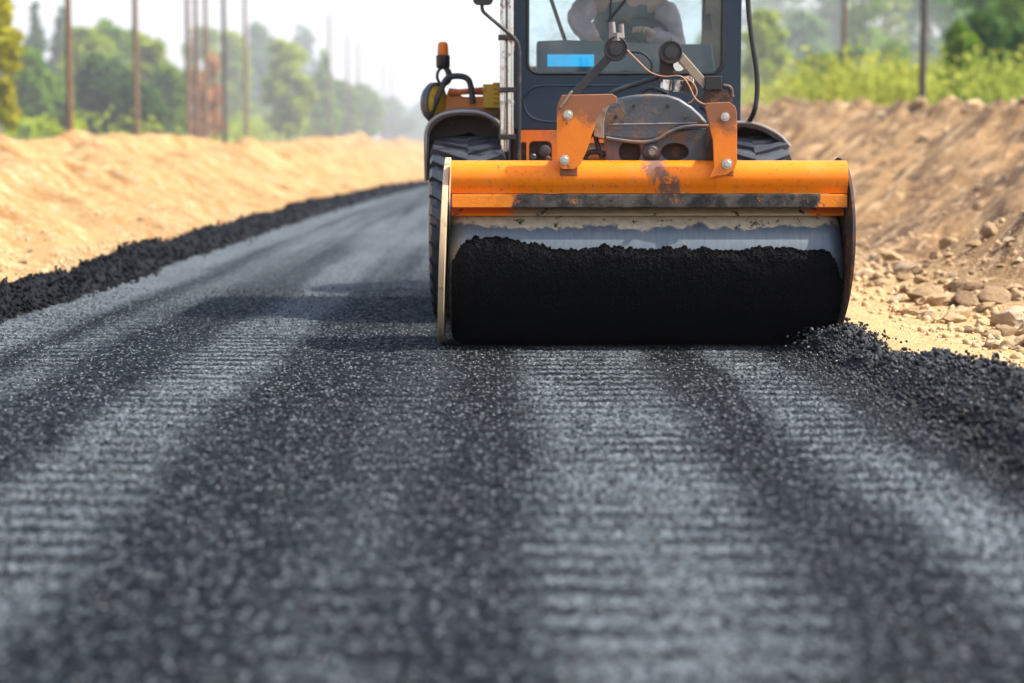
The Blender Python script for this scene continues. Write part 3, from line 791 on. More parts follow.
# ------------------------------------------------------------------ poles
def pole(px, Y, label, mat='pole', r=.11, H=9.6, side='left', X=None, group='wooden poles along the left bank', arm=True):
    X = (px - 494) / F * Y if X is None else X
    z0 = tz(X, Y) - .15
    o = empty('utility_pole', (X, Y, z0), label, 'utility pole', group)
    lean = rnd.uniform(-.004, .004)
    B().tube([(X, Y, z0), (X + lean * H * .5, Y, z0 + H * .5), (X + lean * H, Y, z0 + H)], [r, r * .88, r * .72], 12).build('post', mat, o)
    if arm:
        t = B().box(X + lean * H - .55, X + lean * H + .55, Y - r - .10, Y - r - .003, z0 + H - .5, z0 + H - .38); t.build('crossarm', mat, o, bevel=.01)
        for dx in (-.45, .45, 0):
            t = B(); t.lathe((X + lean * H + dx, Y - r - .05, z0 + H - .38), (0, 0, 1), [(0, .001), (0, .03), (.05, .045), (.07, .03), (.11, .04), (.14, .02), (.14, .001)], 10); t.build('insulator', 'beige_metal', o)
    return o
for px, Y, lab, m in [
 (73.5, 62, 'brown wooden pole nearest the camera on the left bank', 'pole'),
 (139.5, 73, 'brown wooden pole in front of the olive trees, second from the left edge', 'pole'),
 (191, 85, 'wooden pole at the left of the close cluster', 'pole'),
 (199, 89, 'middle wooden pole of the close cluster', 'pole'),
 (209, 93, 'wooden pole at the right of the close cluster beside the orange tree', 'pole'),
 (227, 88, 'near-black wooden pole standing alone right of the cluster', 'pole_dark'),
 (248, 105, 'wooden pole in front of the hazy blue-green tree', 'pole'),
 (331, 150, 'thin faint pole over the pointed tree', 'pole'),
 (349, 178, 'thin pole on the skyline, left of a close pair', 'pole'),
 (359, 190, 'thin pole on the skyline, right of a close pair', 'pole'),
 (384, 235, 'very thin pole fading into the dust', 'pole'),
 (392, 255, 'farthest and faintest pole in the dust', 'pole')]:
    pole(px, Y, lab, m, arm=Y < 110)
pole(920, 62, 'thick dark wooden pole on the right bank before the dark trees', 'pole_dark', .115, 10, group='wooden poles along the right bank')
pole(841, 76, 'thinner wooden pole on the right bank nearer the cab', 'pole', .105, 10, group='wooden poles along the right bank')

# ------------------------------------------------------------------ the roller
XC = .72
veh = empty('road_roller', (XC, 11.8, 0), 'orange and navy road roller pressing black asphalt with a wide coated front drum', 'road roller')
DY, DZ, DR = 10.1, .362, .36
DX0, DX1 = -.222, 1.726
# drum
FW, FD = .09, .085        # the drum's shoulders are rounded
def shoulder(q):
    q = np.clip(np.asarray(q, float) / FW, 0, 1); return FD * (1 - np.sqrt(np.maximum(0, 1 - (1 - q) ** 2)))
LW = DX1 - DX0; qs = [FW * (1 - math.cos(R(90 * k / 8))) for k in range(9)]
d = B(); d.lathe((DX0, DY, DZ), (1, 0, 0), [(.02, .02), (.02, DR - FD - .02), (0, DR - FD - .012)] + [(q, DR - float(shoulder(q))) for q in qs] + [(LW - q, DR - float(shoulder(q))) for q in qs[::-1]] + [(LW, DR - FD - .012), (LW - .02, DR - FD - .02), (LW - .02, .02)], 160)
drum = d.build('drum', 'drum', veh, smooth=50)
# tar and grit caked on the drum
xs_c = np.linspace(DX0 + .012, DX1 - .006, 420); nphi = 150
Xc, Tc = np.meshgrid(xs_c, np.linspace(0, 1, nphi))
topz = .548 - .045 * sstep((Xc + .2) / 1.1) + fbm(Xc * 5, Xc * 0 + 2, 4) * .036 + vnoise(Xc * 45, Xc * 0) * .016 + vnoise(Xc * 110, Xc * 0 + 9) * .010
topz = topz - .10 * np.exp(-((Xc - DX0) / .05) ** 2) - .16 * np.exp(-((Xc - DX1) / .045) ** 2)
phi0 = np.arccos(np.clip((topz - DZ) / DR, -1, 1)); PH = phi0 + (R(205) - phi0) * Tc
thick = .004 + .013 * sstep(Tc * 14) + (fbm(Xc * 25, PH * 9, 3) * .006 + vnoise(Xc * 90, PH * 33) * .005) * sstep(Tc * 30)
fade = 1 - .85 * sstep((Tc - .05) / .22); thick = .006 * sstep(Tc * 14) + (thick - .006 * sstep(Tc * 14)) * fade
thick = np.where(PH > R(150), np.minimum(thick, .006), thick); thick = np.clip(thick, .001, .03)
thick[0] = -.004
rr = DR + thick - shoulder(np.minimum(Xc - DX0, DX1 - Xc))
# the drum stands on the lane: crust is squeezed flat at the contact
Vz = np.maximum(DZ + rr * np.cos(PH), .003); Vy = DY - rr * np.sin(PH)
V = np.stack([Xc, Vy, Vz], -1).reshape(-1, 3) - np.array([XC, 11.8, 0]); i = np.arange(Xc.size).reshape(Xc.shape)
Fq = np.stack([i[:-1, :-1], i[:-1, 1:], i[1:, 1:], i[1:, :-1]], -1).reshape(-1, 4)
crust = link('asphalt_crust', np_mesh('asphalt_crust', V, Fq), 'crust', drum, smooth=180)
n = 3200
kx = rng.integers(0, 420, n); kt = (rng.random(n) ** 2.2 * 55).astype(int) + 1
PV = V.reshape(Xc.shape + (3,))[kt, kx]
g = pebbles('grit', PV, rng.uniform(.003, .008, n), 'crust', crust)
bm = bmesh.new(); bm.from_mesh(crust.data); bm.from_mesh(g.data); gm = g.data; bpy.data.objects.remove(g); bpy.data.meshes.remove(gm); bm.to_mesh(crust.data); bm.free()
# housing over the drum
h = B(); prof = []
r0, r1 = .378, .392
for k in range(33): a = R(38 - 150 * k / 32); prof.append((DY - r1 * math.sin(a), DZ + r1 * math.cos(a)))
for k in range(32, -1, -1): a = R(38 - 150 * k / 32); prof.append((DY - r0 * math.sin(a), DZ + r0 * math.cos(a)))
h.poly(prof, 1.942, plane='YZ', at=-.208); h.build('drum_hood', 'housing', veh, smooth=40)
# rounded top beam
h = B(); prof = []
for k in range(19): a = R(-60 + 190 * k / 18 - 0); prof.append((9.86 - .085 * math.sin(a) * 1.0, .848 + .085 * math.cos(a)))
prof += [(9.80, .772), (9.98, .772), (9.98, .90)]
h.poly(prof, 1.947, plane='YZ', at=-.210); beam = h.build('top_beam', 'beam', veh, smooth=40)
# lip under the beam
h = B(); h.box(-.206, 1.734, 9.785, 9.90, .722, .768); h.box(-.206, 1.734, 9.775, 9.787, .704, .766)
h.build('scraper_bar', 'lip', veh, bevel=.003)
# end plates
def endplate(x0, x1, flare, th, mat):
    p = B(); o = []
    for k in range(48):
        a = 2 * math.pi * k / 48; yy = 10.12 + .485 * math.cos(a); zz = .478 + .470 * math.sin(a)
        if yy > 10.35: yy = 10.35
        o.append((yy, max(zz, .012)))
    p.poly(o, th, plane='YZ', at=0)
    for v in p.bm.verts:
        t = max(0, 1 - v.co.z / .96)
        v.co.x += x0 + flare * (t ** (.8 if flare < -.03 and x0 < 0 else 2.5))
    return p.build('end_plate', mat, veh, bevel=.004)
endplate(-.245, 0, -.038, .030, 'plate_edge'); endplate(1.743, 0, -.05, .018, 'plate_dark')
# end plate bolts strip on the inner right side
# brackets on the beam (left and right)
def pxz(pts, Y): return [(W(a, b, Y).x, W(a, b, Y).z) for a, b in pts]
YB = 9.745
left_br = pxz([(557, 164), (557, 106), (562, 95), (612, 94), (617, 97), (617, 103), (609, 105), (602, 109), (596, 122), (587, 150), (580, 165), (575, 169), (562, 169)], YB)
lb = B(); lb.poly(left_br, .022, plane='XZ', at=YB); lbr = lb.build('mounting_bracket', 'bracket', veh, bevel=.003)
right_br = pxz([(705, 107), (706, 103), (729, 102), (735, 106), (737, 112), (737, 163), (734, 170), (726, 175), (716, 176), (708, 179), (714, 168), (713, 140), (710, 128)], YB)
rb = B(); rb.poly(right_br, .022, plane='XZ', at=YB); rbr = rb.build('mounting_bracket', 'bracket', veh, bevel=.003)
# white lettering-like scratch marks are wear in the paint; bolts
def bolt(px, py, parent, r=.024, Y=YB):
    c = W(px, py, Y); t = B()
    t.lathe((c.x, Y - .003, c.z), (0, -1, 0), [(0, .001), (0, r), (.005, r), (.007, r * .95), (.007, .001)], 24)
    t.lathe((c.x, Y - .010, c.z), (0, -1, 0), [(0, .001), (0, r * .68), (.016, r * .68), (.019, r * .58), (.019, .001)], 6)
    t.build('bolt', 'bolt', parent, smooth=25)
bolt(568, 115, lbr); bolt(564.5, 160, lbr); bolt(725, 117, rbr, .022); bolt(727, 164, rbr, .026)
# gusset behind the brackets down to the beam
t = B(); t.box(W(560, 0, 9.8).x, W(578, 0, 9.8).x, YB + .022, 9.93, .86, 1.0); t.build('bracket_web', 'orange_worn', lbr, bevel=.003)
t = B(); t.box(W(716, 0, 9.8).x, W(735, 0, 9.8).x, YB + .022, 9.93, .86, 1.05); t.build('bracket_web', 'orange_worn', rbr, bevel=.003)

# gearbox in the middle with its curved cover
YG = 9.90
cov = pxz([(594, 137), (594, 124), (598, 112), (606, 104), (618, 98), (632, 95), (650, 93.5), (668, 94.5), (680, 98), (692, 106), (702, 115), (709, 124), (700, 125), (686, 126), (676, 129), (666, 136), (655, 141), (640, 142), (606, 139)], YG)
t = B(); t.poly(cov, .34, plane='XZ', at=YG); gc = t.build('gearbox_cover', 'grey_metal', veh, smooth=50, bevel=.040, segs=7)
t = B(); c0, c1 = W(609, 124.5, YG), W(698, 123, YG)
t.tube([c0, c1], .0035, 8); t.build('cover_seam', 'fender_edge', gc)
lipp = [W(a, b, YG - .02) for a, b in [(606, 138), (630, 141.5), (646, 142), (658, 139), (668, 133), (680, 128), (694, 126), (710, 126)]]
t = B(); t.tube(lipp, .009, 10, smooth=4); t.build('cover_rim', 'grey_metal', gc)
side = pxz([(594, 136), (594, 119), (600, 108), (611, 103), (606, 112), (604, 122), (604, 139)], YG - .012)
t = B(); t.poly(side, .010, plane='XZ', at=YG - .012); t.build('cover_flange', 'beige_metal', gc, bevel=.002)
boxo = pxz([(606, 140), (706, 128), (706, 170), (606, 170)], YG + .03)
c1 = W(630, 148, YG + .03); c2 = W(675, 151, YG + .03)
sx = (W(700, 0, YG + .03).x - W(600, 0, YG + .03).x) / 100
t = B(); t.poly(boxo, .02, holes=[oval(c1.x, c1.z - .02, 11 * sx, 13 * sx), oval(c2.x, c2.z - .005, 14 * sx, 9 * sx)], plane='XZ', at=YG + .03)
gb = t.build('gearbox', 'grey_metal', veh, bevel=.003)
x0 = W(608, 0, YG).x; x1 = W(704, 0, YG).x
t = B(); t.box(x0, x1, YG + .10, YG + .34, .86, 1.07); t.build('gear_case', 'brown_metal', gb, bevel=.01)
cb = W(652, 152, YG)
t = B(); t.lathe((cb.x, YG + .10, cb.z), (0, -1, 0), [(0, .001), (0, .052), (.07, .048), (.085, .040), (.095, .026), (.105, .024), (.105, .001)], 32)
t.build('shaft_hub', 'grey_metal', gb, smooth=30)
t = B(); t.lathe((cb.x, YG - .005, cb.z), (0, -1, 0), [(0, .001), (0, .020), (.012, .018), (.012, .001)], 6); t.build('bolt', 'beige_metal', gb, smooth=25)
# spilled tar tongue hanging from the hub over the beam
tong = pxz([(640, 160), (650, 157), (662, 160), (672, 166), (664, 171), (652, 168)], 9.775)
# torn plate between gearbox and bracket
t = B(); t.poly(pxz([(706, 128), (713, 124), (713, 166), (706, 166)], YG - .05), .02, plane='XZ', at=YG - .05); t.build('side_plate', 'brown_metal', gb, bevel=.002)

# hoses and clutter around the gearbox
for pts, rr_ in (([(604, 104), (598, 118), (596, 138), (602, 158)], .012), ([(610, 103), (605, 120), (588, 140), (586, 160)], .010), ([(640, 94), (648, 88), (660, 90), (668, 94)], .011), ([(700, 106), (708, 114), (711, 130), (709, 150)], .010), ([(580, 158), (592, 152), (606, 154), (622, 160)], .014)):
    t = B(); t.tube([W(a, b, YG + .06) for a, b in pts], rr_, 10, smooth=6); t.build('hydraulic_hose', 'black', veh)
for bx, by in ((616, 117), (686, 117), (634, 106), (668, 106)):
    c = W(bx, by, YG); t = B(); t.lathe((c.x, YG - .002, c.z), (0, -1, 0), [(0, .001), (0, .011), (.009, .010), (.009, .001)], 6); t.build('bolt', 'dark_metal', gc, smooth=25)
c = W(600, 152, YG + .1); t = B(); t.lathe((c.x - .08, YG + .1, c.z), (1, 0, 0), [(0, .001), (0, .045), (.10, .045), (.11, .055), (.16, .055), (.16, .001)], 24); t.build('hydraulic_motor', 'beige_metal', gb, smooth=30)
c = W(712, 150, YG); t = B(); t.box(c.x - .02, c.x + .02, YG - .04, YG + .2, c.z - .07, c.z + .10); t.build('support_plate', 'brown_metal', gb, bevel=.004)

# upper linkage
def disc(px, py, Y, r, th, mat, parent, name='pivot_joint'):
    c = W(px, py, Y); t = B()
    t.lathe((c.x, Y, c.z), (0, -1, 0), [(-th, .001), (-th, r), (0, r), (.004, r * .96), (.004, r * .86), (-.004, r * .82), (-.004, r * .60), (.004, r * .56), (.005, .001)], 40)
    return t.build(name, mat, parent, smooth=30)
YL = 9.95
def bar(pts, Y, w, th, name, mat, parent, Y1=None):
    a, b = W(*pts[0], Y), W(*pts[1], Y1 or Y)
    t = B(); L = (b - a).length
    t.box(-w / 2, w / 2, -th / 2, th / 2, 0, L)
    q = (b - a).to_track_quat('Z', 'Y').to_matrix().to_4x4()
    # keep the wide face towards the front
    z = (b - a).normalized(); y = Vector((0, 1, 0)); y = (y - z * y.dot(z)).normalized(); x = y.cross(z)
    m = Matrix((x, y, z)).transposed().to_4x4(); m.translation = a
    t.bm.transform(m); return t.build(name, mat, parent, bevel=.004)
la = bar([(571, 98), (613, 53)], YL, .042, .03, 'link_arm', 'dark_metal', veh)
disc(616, 48.5, YL - .02, .060, .06, 'dark_metal', la)
bar([(560, 108), (572, 91)], 9.74, .012, .02, 'guide_rod', 'beige_metal', lbr)
ra = bar([(676, 52), (706, 86)], YL, .044, .03, 'link_arm', 'beige_metal', veh)
disc(671, 52, YL - .02, .058, .06, 'dark_metal', ra)
t = B(); t.poly(pxz([(660, 55), (664, 50), (678, 54), (676, 66), (671, 76), (663, 82), (659, 82)], YL + .03), .03, plane='XZ', at=YL + .03); t.build('link_plate', 'brown_metal', ra, bevel=.003)
# valve block and fittings right
t = B(); x0, x1 = W(705, 0, YL).x, W(722, 0, YL).x; t.box(x0, x1, YL - .03, YL + .06, W(0, 90, YL).z, W(0, 76, YL).z); vb = t.build('valve_block', 'black', veh, bevel=.004)
t = B(); t.poly(pxz([(700, 103), (704, 92), (722, 89), (731, 95), (733, 103)], YL - .01), .07, plane='XZ', at=YL - .01); t.build('valve_base', 'brown_metal', vb, bevel=.005)
t = B(); t.tube([W(723, 86, YL), W(730, 88, YL), (W(732, 97, YL))], .012, 10, smooth=5); t.build('valve_pipe', 'brown_metal', vb)
t = B(); a = W(678, 66, YL + .06); t.lathe((a.x, a.y, a.z), (0, -1, 0), [(0, .001), (0, .028), (.03, .033), (.05, .028), (.05, .001)], 20); t.build('hydraulic_fitting', 'chrome', veh)
t = B(); t.tube([W(666, 90, YL + .05), W(667, 80, YL + .05)], .030, 14); t.tube([W(678, 92, YL + .05), W(679, 80, YL + .05)], .026, 14); t.tube([W(690, 92, YL + .07), W(689, 76, YL + .07)], .024, 14); t.build('hydraulic_fitting', 'chrome', veh)
t = B(); t.tube([W(688, 92, YL), W(690, 82, YL)], .035, 14); t.build('hydraulic_coupling', 'brown_metal', veh)
# fittings on top of the left pivot
t = B(); t.tube([W(613, 38, YL), W(612, 22, YL)], [.020, .014], 12); t.tube([W(622, 38, YL), W(621, 24, YL)], .013, 12); t.tube([W(617, 41, YL), W(617, 33, YL)], .03, 6); t.build('hydraulic_fitting', 'fender_edge', la)
# lines and hoses
t = B(); t.tube([W(a, b, YL - .06) for a, b in [(627, 50), (638, 61), (650, 72), (664, 76.5), (680, 76), (688, 84), (695, 98), (704, 104), (718, 104.5)]], .004, 8, smooth=6); t.build('copper_pipe', 'copper', veh)
t = B(); t.tube([W(a, b, YL - .04) for a, b in [(684, 77), (692, 82), (697, 92), (692, 101), (688, 103)]], .004, 8, smooth=6); t.build('copper_pipe', 'copper', veh)
t = B(); t.tube([W(606, 97, YL + .02), W(618, 90, YL + .04), W(640, 83, YL + .06), W(660, 77, YL + .08)], .013, 10, smooth=6); t.build('hydraulic_hose', 'black', veh)
t = B(); t.tube([W(627, 52, YL), W(642, 53, YL), (W(651, 62, YL)), W(651, 74, YL)], .007, 8, smooth=6); t.build('hydraulic_hose', 'black', veh)

# lift frame that ties the drum to the chassis
t = B()
for x in (.30, 1.20): t.box(x - .04, x + .04, 10.3, 11.75, .62, .76)
t.box(.26, 1.24, 10.42, 10.52, .60, .78); t.build('push_frame', 'brown_metal', veh, bevel=.008)

# chassis
t = B()
fo = pxz([(518, 130), (640, 130), (640, 172), (518, 172)], 11.62)
hx = (W(600, 0, 11.62).x - W(500, 0, 11.62).x) / 100
def pr(x0, x1, y0, y1, r): a = W(x0, y1, 11.62); b = W(x1, y0, 11.62); return rounded(a.x, b.x, a.z, b.z, r)
t.poly(fo, .03, holes=[pr(529, 552, 141, 165, .03), pr(521, 526.5, 142, 165, .012), pr(577, 585, 134, 145, .03), pr(592, 634, 145, 166, .03)], plane='XZ', at=11.62)
fp = t.build('front_plate', 'orange_dull', veh, bevel=.003)
t = B(); t.box(.10, 1.32, 11.72, 14.6, .62, 1.10); t.build('chassis', 'brown_metal', veh, bevel=.02)
t = B(); t.box(-.05, 1.50, 11.74, 11.9, .45, .62); t.build('front_axle', 'dark_metal', veh, bevel=.02)
t = B()
for px, py, r in ((533, 157, .02), (545, 151, .035), (548, 159, .018)):
    c = W(px, py, 11.70); t.lathe((c.x, 11.72, c.z), (0, -1, 0), [(0, .001), (0, r), (.03, r), (.035, r * .7), (.035, .001)], 18)
t.build('pump', 'grey_metal', veh)

# wheels
def wheel(xc, yc, w, rad):
    wh = None
    # carcass
    prof = [(-w / 2 + .03, rad * .56), (-w / 2 + .005, rad * .62), (-w / 2, rad * .75), (-w / 2 + .012, rad * .88), (-w / 2 + .05, rad * .955), (0, rad * .972), (w / 2 - .05, rad * .955), (w / 2 - .012, rad * .88), (w / 2, rad * .75), (w / 2 - .005, rad * .62), (w / 2 - .03, rad * .56)]
    t = B(); t.lathe((xc, yc, rad), (1, 0, 0), prof, 72)
    # chevron lugs
    nl = 28
    for k in range(nl):
        for s in (-1, 1):
            a0 = 2 * math.pi * (k + (.5 if s > 0 else 0)) / nl
            secs = []
            for f, da in ((0.0, 0), (.33, .06), (.66, .14), (.92, .22), (1.0, .25)):
                x = s * (f * (w / 2 - .004)) ; rr = rad if f < .7 else rad * .985 if f < .95 else rad * .90
                base = rad * .955 if f < .9 else rad * .85
                wd = .066
                q = []
                for aa, rv in ((-wd, base), (-wd * .8, rr), (wd * .8, rr), (wd, base)):
                    an = a0 + da + aa
                    q.append(t.bm.verts.new((xc + x, yc + math.sin(an) * rv, rad + math.cos(an) * rv)))
                secs.append(q)
            for a, b in zip(secs, secs[1:]):
                for j in range(3): t.bm.faces.new((a[j], a[j + 1], b[j + 1], b[j]))
            t.bm.faces.new(secs[-1]); t.bm.faces.new(secs[0][::-1])
    rim = B(); rim.lathe((xc, yc, rad), (1, 0, 0), [(-w / 2 + .02, .03), (-w / 2 + .02, rad * .3), (-w / 2 + .06, rad * .38), (-w / 2 + .035, rad * .56), (-w / 2 + .015, rad * .575), (-w / 2 + .015, rad * .60), (w / 2 - .015, rad * .60), (w / 2 - .015, rad * .575), (w / 2 - .06, rad * .40), (w / 2 - .05, .03)], 48)
    return t, rim
for name_, xc in (('l', -.152), ('r', 1.503)):
    for yc in (11.82, 14.35):
        t, rim = wheel(xc, yc, .445, .535)
        w_ = empty('wheel', (xc - XC, yc - 11.8, .535), None, None); w_.parent = veh
        t.build('tyre', 'rubber', w_, smooth=30); rim.build('rim', 'orange_dull', w_, smooth=30)
# fenders
def fender(x0, x1, yc):
    t = B(); prof = []
    ri, ro = .60, .622
    zc = .60
    for k in range(25): a = R(-80 + 160 * k / 24); prof.append((yc + ro * math.sin(a), zc + ro * math.cos(a)))
    for k in range(24, -1, -1): a = R(-80 + 160 * k / 24); prof.append((yc + ri * math.sin(a), zc + ri * math.cos(a)))
    t.poly(prof, x1 - x0, plane='YZ', at=x0)
    f = t.build('fender', 'fender', veh, bevel=.004)
    return f
def fender_front(pxs, Y, depth, x_in, edge_px, parent_mat='fender'):
    pass
# arched fenders seen from the front: crown higher than the sides
def arch_fender(o_px, i_px, Y0, Y1, edge_w=.018):
    o = [W(a, b, Y0) for a, b in o_px]; t = B(); n = len(o)
    rows = []
    for yy, dz in ((Y0, 0), (Y0 + .12, .015), ((Y0 + Y1) / 2, .03), (Y1 - .2, 0), (Y1, -.15)):
        rows.append([t.bm.verts.new((p.x, yy, p.z + dz)) for p in o])
    inn = []
    for yy, dz in ((Y0, 0), (Y0 + .12, .015), ((Y0 + Y1) / 2, .03), (Y1 - .2, 0), (Y1, -.15)):
        inn.append([t.bm.verts.new((W(a, b, Y0).x, yy, W(a, b, Y0).z + dz)) for a, b in i_px])
    for g in (rows, inn):
        for a, b in zip(g, g[1:]):
            for k in range(n - 1): t.bm.faces.new((a[k], a[k + 1], b[k + 1], b[k]))
    for k in range(n - 1):
        t.bm.faces.new((rows[0][k], rows[0][k + 1], inn[0][k + 1], inn[0][k])); t.bm.faces.new((rows[-1][k], rows[-1][k + 1], inn[-1][k + 1], inn[-1][k]))
    for g1, g2 in zip(range(4), range(1, 5)):
        for k in (0, n - 1): t.bm.faces.new((rows[g1][k], rows[g2][k], inn[g2][k], inn[g1][k]))
    f = t.build('fender', 'fender', veh, smooth=40)
    e = B(); e.tube([p + Vector((0, -.004, -.004)) for p in o], edge_w * .55, 8, smooth=4); e.build('fender_highlight', 'fender_edge', f)  # grey edge highlight built as a paler tube along the fender lip
    return f
arch_fender([(426, 180), (425.5, 150), (426, 132), (431, 121), (442, 114), (458, 111), (478, 111.5), (492, 117), (500, 124), (503, 134)],
            [(429, 180), (429, 150), (429.5, 134), (434, 125), (444, 118), (458, 115), (478, 115.5), (490, 120), (497, 127), (499, 136)], 11.66, 12.6)
# inner back of the left fender
t = B(); p = pxz([(428, 176), (428, 134), (434, 123), (444, 117), (458, 114), (478, 114.5), (492, 120), (500, 130), (500, 150), (470, 132), (448, 138), (434, 152)], 11.9)
t.poly(p, .02, plane='XZ', at=11.92); t.build('fender_liner', 'fender', veh)
arch_fender([(734, 122), (745, 122), (758, 124), (770, 129), (781, 136), (790, 146)],
            [(734, 127), (745, 127), (757, 129), (768, 134), (779, 141), (787, 148)], 11.66, 12.6)
t = B(); p = pxz([(734, 124), (745, 124), (758, 126), (770, 131), (781, 138), (788, 147), (770, 144), (752, 139), (734, 139)], 11.9)
t.poly(p, .02, plane='XZ', at=11.92); t.build('fender_liner', 'brown_metal', veh)
for xc in (-.152, 1.503): fender(xc - .24, xc + .24, 14.35)

# cab
YF = 11.70
cx0, cx1 = W(508, 0, YF).x, W(742, 0, YF).x
zb, zw, zt = W(0, 130, YF).z, W(0, 74, YF).z, 2.45
cab = empty('cab', (.05, 0.0, 1.1), None, None); cab.parent = veh
wx0, wx1 = W(527, 0, YF).x, W(724, 0, YF).x
outl = [(cx0, zb), (cx1, zb), (cx1 + .0, zt - .1), (cx1 - .06, zt), (cx0 + .06, zt), (cx0, zt - .1)]
t = B(); t.poly(outl, .05, holes=[rounded(wx0, wx1, zw, zt - .14, .07, 8)], plane='XZ', at=YF)
cabf = t.build('front_wall', 'navy', cab, bevel=.008, segs=3)
# raised oval panel outlines pressed into the front wall
ring = [W(a, b, YF - .002) for a, b in [(640, 85.5), (560, 85.5), (540, 86), (530, 90), (524.5, 98), (524, 106), (528, 114), (535, 119), (546, 121.5), (570, 122), (640, 122)]]
t = B(); t.tube(ring, .006, 8, smooth=4); t.build('panel_seam', 'navy', cabf)
seal = rounded(wx0 + .004, wx1 - .004, zw + .004, zt - .144, .068, 8)
t = B(); pts = [Vector((a, YF + .0, b)) for a, b in seal]; t.tube(pts + [pts[0]], .010, 8); t.build('window_seal', 'black', cabf)
t = B(); t.poly(rounded(wx0 - .01, wx1 + .01, zw - .01, zt - .13, .07, 8), .006, plane='XZ', at=YF + .022); t.build('windscreen', 'glass', cab)
YR = 13.25
def side_wall(x):
    o = [(YF + .052, zb), (YR, zb), (YR, zt - .05), (YF + .052, zt - .05)]
    t = B(); t.poly(o, .05, holes=[rounded(YF + .12, YR - .10, zw - .12, zt - .15, .07)], plane='YZ', at=x); s = t.build('side_wall', 'navy', cab, bevel=.006)
    t = B(); t.poly(rounded(YF + .11, YR - .09, zw - .13, zt - .14, .07), .006, plane='YZ', at=x + .022); t.build('side_window', 'glass', s)
side_wall(cx0 + .002); side_wall(cx1 - .052)
o = [(cx0 + .003, zb), (cx1 - .003, zb), (cx1 - .003, zt - .05), (cx0 + .003, zt - .05)]
t = B(); t.poly(o, .05, holes=[rounded(cx0 + .07, cx1 - .07, zw - .05, zt - .16, .07)], plane='XZ', at=YR + .002); rw = t.build('rear_wall', 'navy', cab, bevel=.006)
t = B(); t.poly(rounded(cx0 + .06, cx1 - .06, zw - .06, zt - .15, .07), .006, plane='XZ', at=YR + .022); t.build('rear_window', 'glass', rw)
t = B(); t.poly(rounded(cx0 - .06, cx1 + .06, YF - .08, YR + .12, .12), .10, plane='XY', at=zt - .045); t.build('roof', 'orange', cab, bevel=.03, segs=4)
t = B(); t.box(cx0 + .06, cx1 - .06, YF + .06, YR - .01, zt - .075, zt - .055); t.build('ceiling_lining', 'headliner', cab)
t = B(); t.box(cx0 + .06, cx1 - .06, YF + .06, YR - .01, zb, zb + .05); t.build('floor_plate', 'black', cab)
# dashboard
Yd = 11.95
t = B(); t.poly(pxz([(537, 78), (537, 41), (566, 40), (600, 41), (660, 44), (712, 44), (716, 78)], Yd), .22, plane='XZ', at=Yd); dash = t.build('dashboard', 'dash', cab, bevel=.012, segs=3)
t = B(); t.poly(pxz([(547.5, 66.5), (547.5, 54.5), (594, 54.5), (594, 66.5)], Yd - .012), .010, plane='XZ', at=Yd - .012); t.build('cyan_panel', 'blue', dash, bevel=.002)
# pale curved reflection in the cab glass, built as a beige sheet
t = B(); t.poly(pxz([(694, 72), (700, 50), (706, 20), (708, -30), (722, -30), (722, 72)], Yd + .25), .05, plane='XZ', at=Yd + .25); t.build('pale_reflection', 'beige_metal', cab, bevel=.01)
t = B(); t.poly(pxz([(704, 30), (704, 15), (711, 13), (713, 30)], Yd + .1), .03, plane='XZ', at=Yd + .1); t.build('inner_mirror', 'black', cab, bevel=.008)
t = B(); t.tube([W(565, 40, Yd + .1), W(558, 20, Yd + .14), W(548, -10, Yd + .2)], .012, 8, smooth=5); t.build('grab_rail', 'black', cab)
# steering
cs = W(640, 48, 12.22)
t = B(); 
n = 36; pts = []
for k in range(n + 1):
    a = 2 * math.pi * k / n; v = Vector((math.cos(a) * .19, math.sin(a) * .10, math.sin(a) * .16)); pts.append(cs + Vector((0, .06, .04)) + v)
t.tube(pts, .014, 8); t.tube([cs + Vector((0, .06, .04)), cs + Vector((0, -.1, -.3))], .03, 10)
for a in (0, 2.1, 4.2): t.tube([cs + Vector((0, .06, .04)), cs + Vector((0, .06, .04)) + Vector((math.cos(a) * .19, math.sin(a) * .10, math.sin(a) * .16))], .011, 8)
t.build('steering_wheel', 'black', cab)
lv = W(598, 46, 12.12)
t = B(); t.tube([lv + Vector((0, 0, -.25)), lv], .012, 8); t.lathe(lv, (0, 0, 1), [(-.03, .001), (-.02, .022), (0, .028), (.03, .022), (.04, .001)], 14); t.build('control_lever', 'black', cab)
# seat
sxc = .87
t = B(); t.box(sxc - .25, sxc + .25, 12.45, 12.95, 1.22, 1.36); t.box(sxc - .20, sxc + .20, 12.5, 12.9, 1.14, 1.22); seat = t.build('seat', 'seat', cab, bevel=.04, segs=4)
t = B(); t.poly(rounded(sxc - .25, sxc + .25, 1.34, 1.86, .1), .12, plane='XZ', at=12.90); t.build('seat_back', 'seat', seat, bevel=.03, segs=4)
# wiper
t = B(); t.tube([W(608, 21, YF - .03), W(618, 9, YF - .035), W(636, -14, YF - .035)], .009, 8); t.tube([W(612, -40, YF - .02), W(611, 20, YF - .025)], .006, 8); t.build('wiper', 'black', cab)

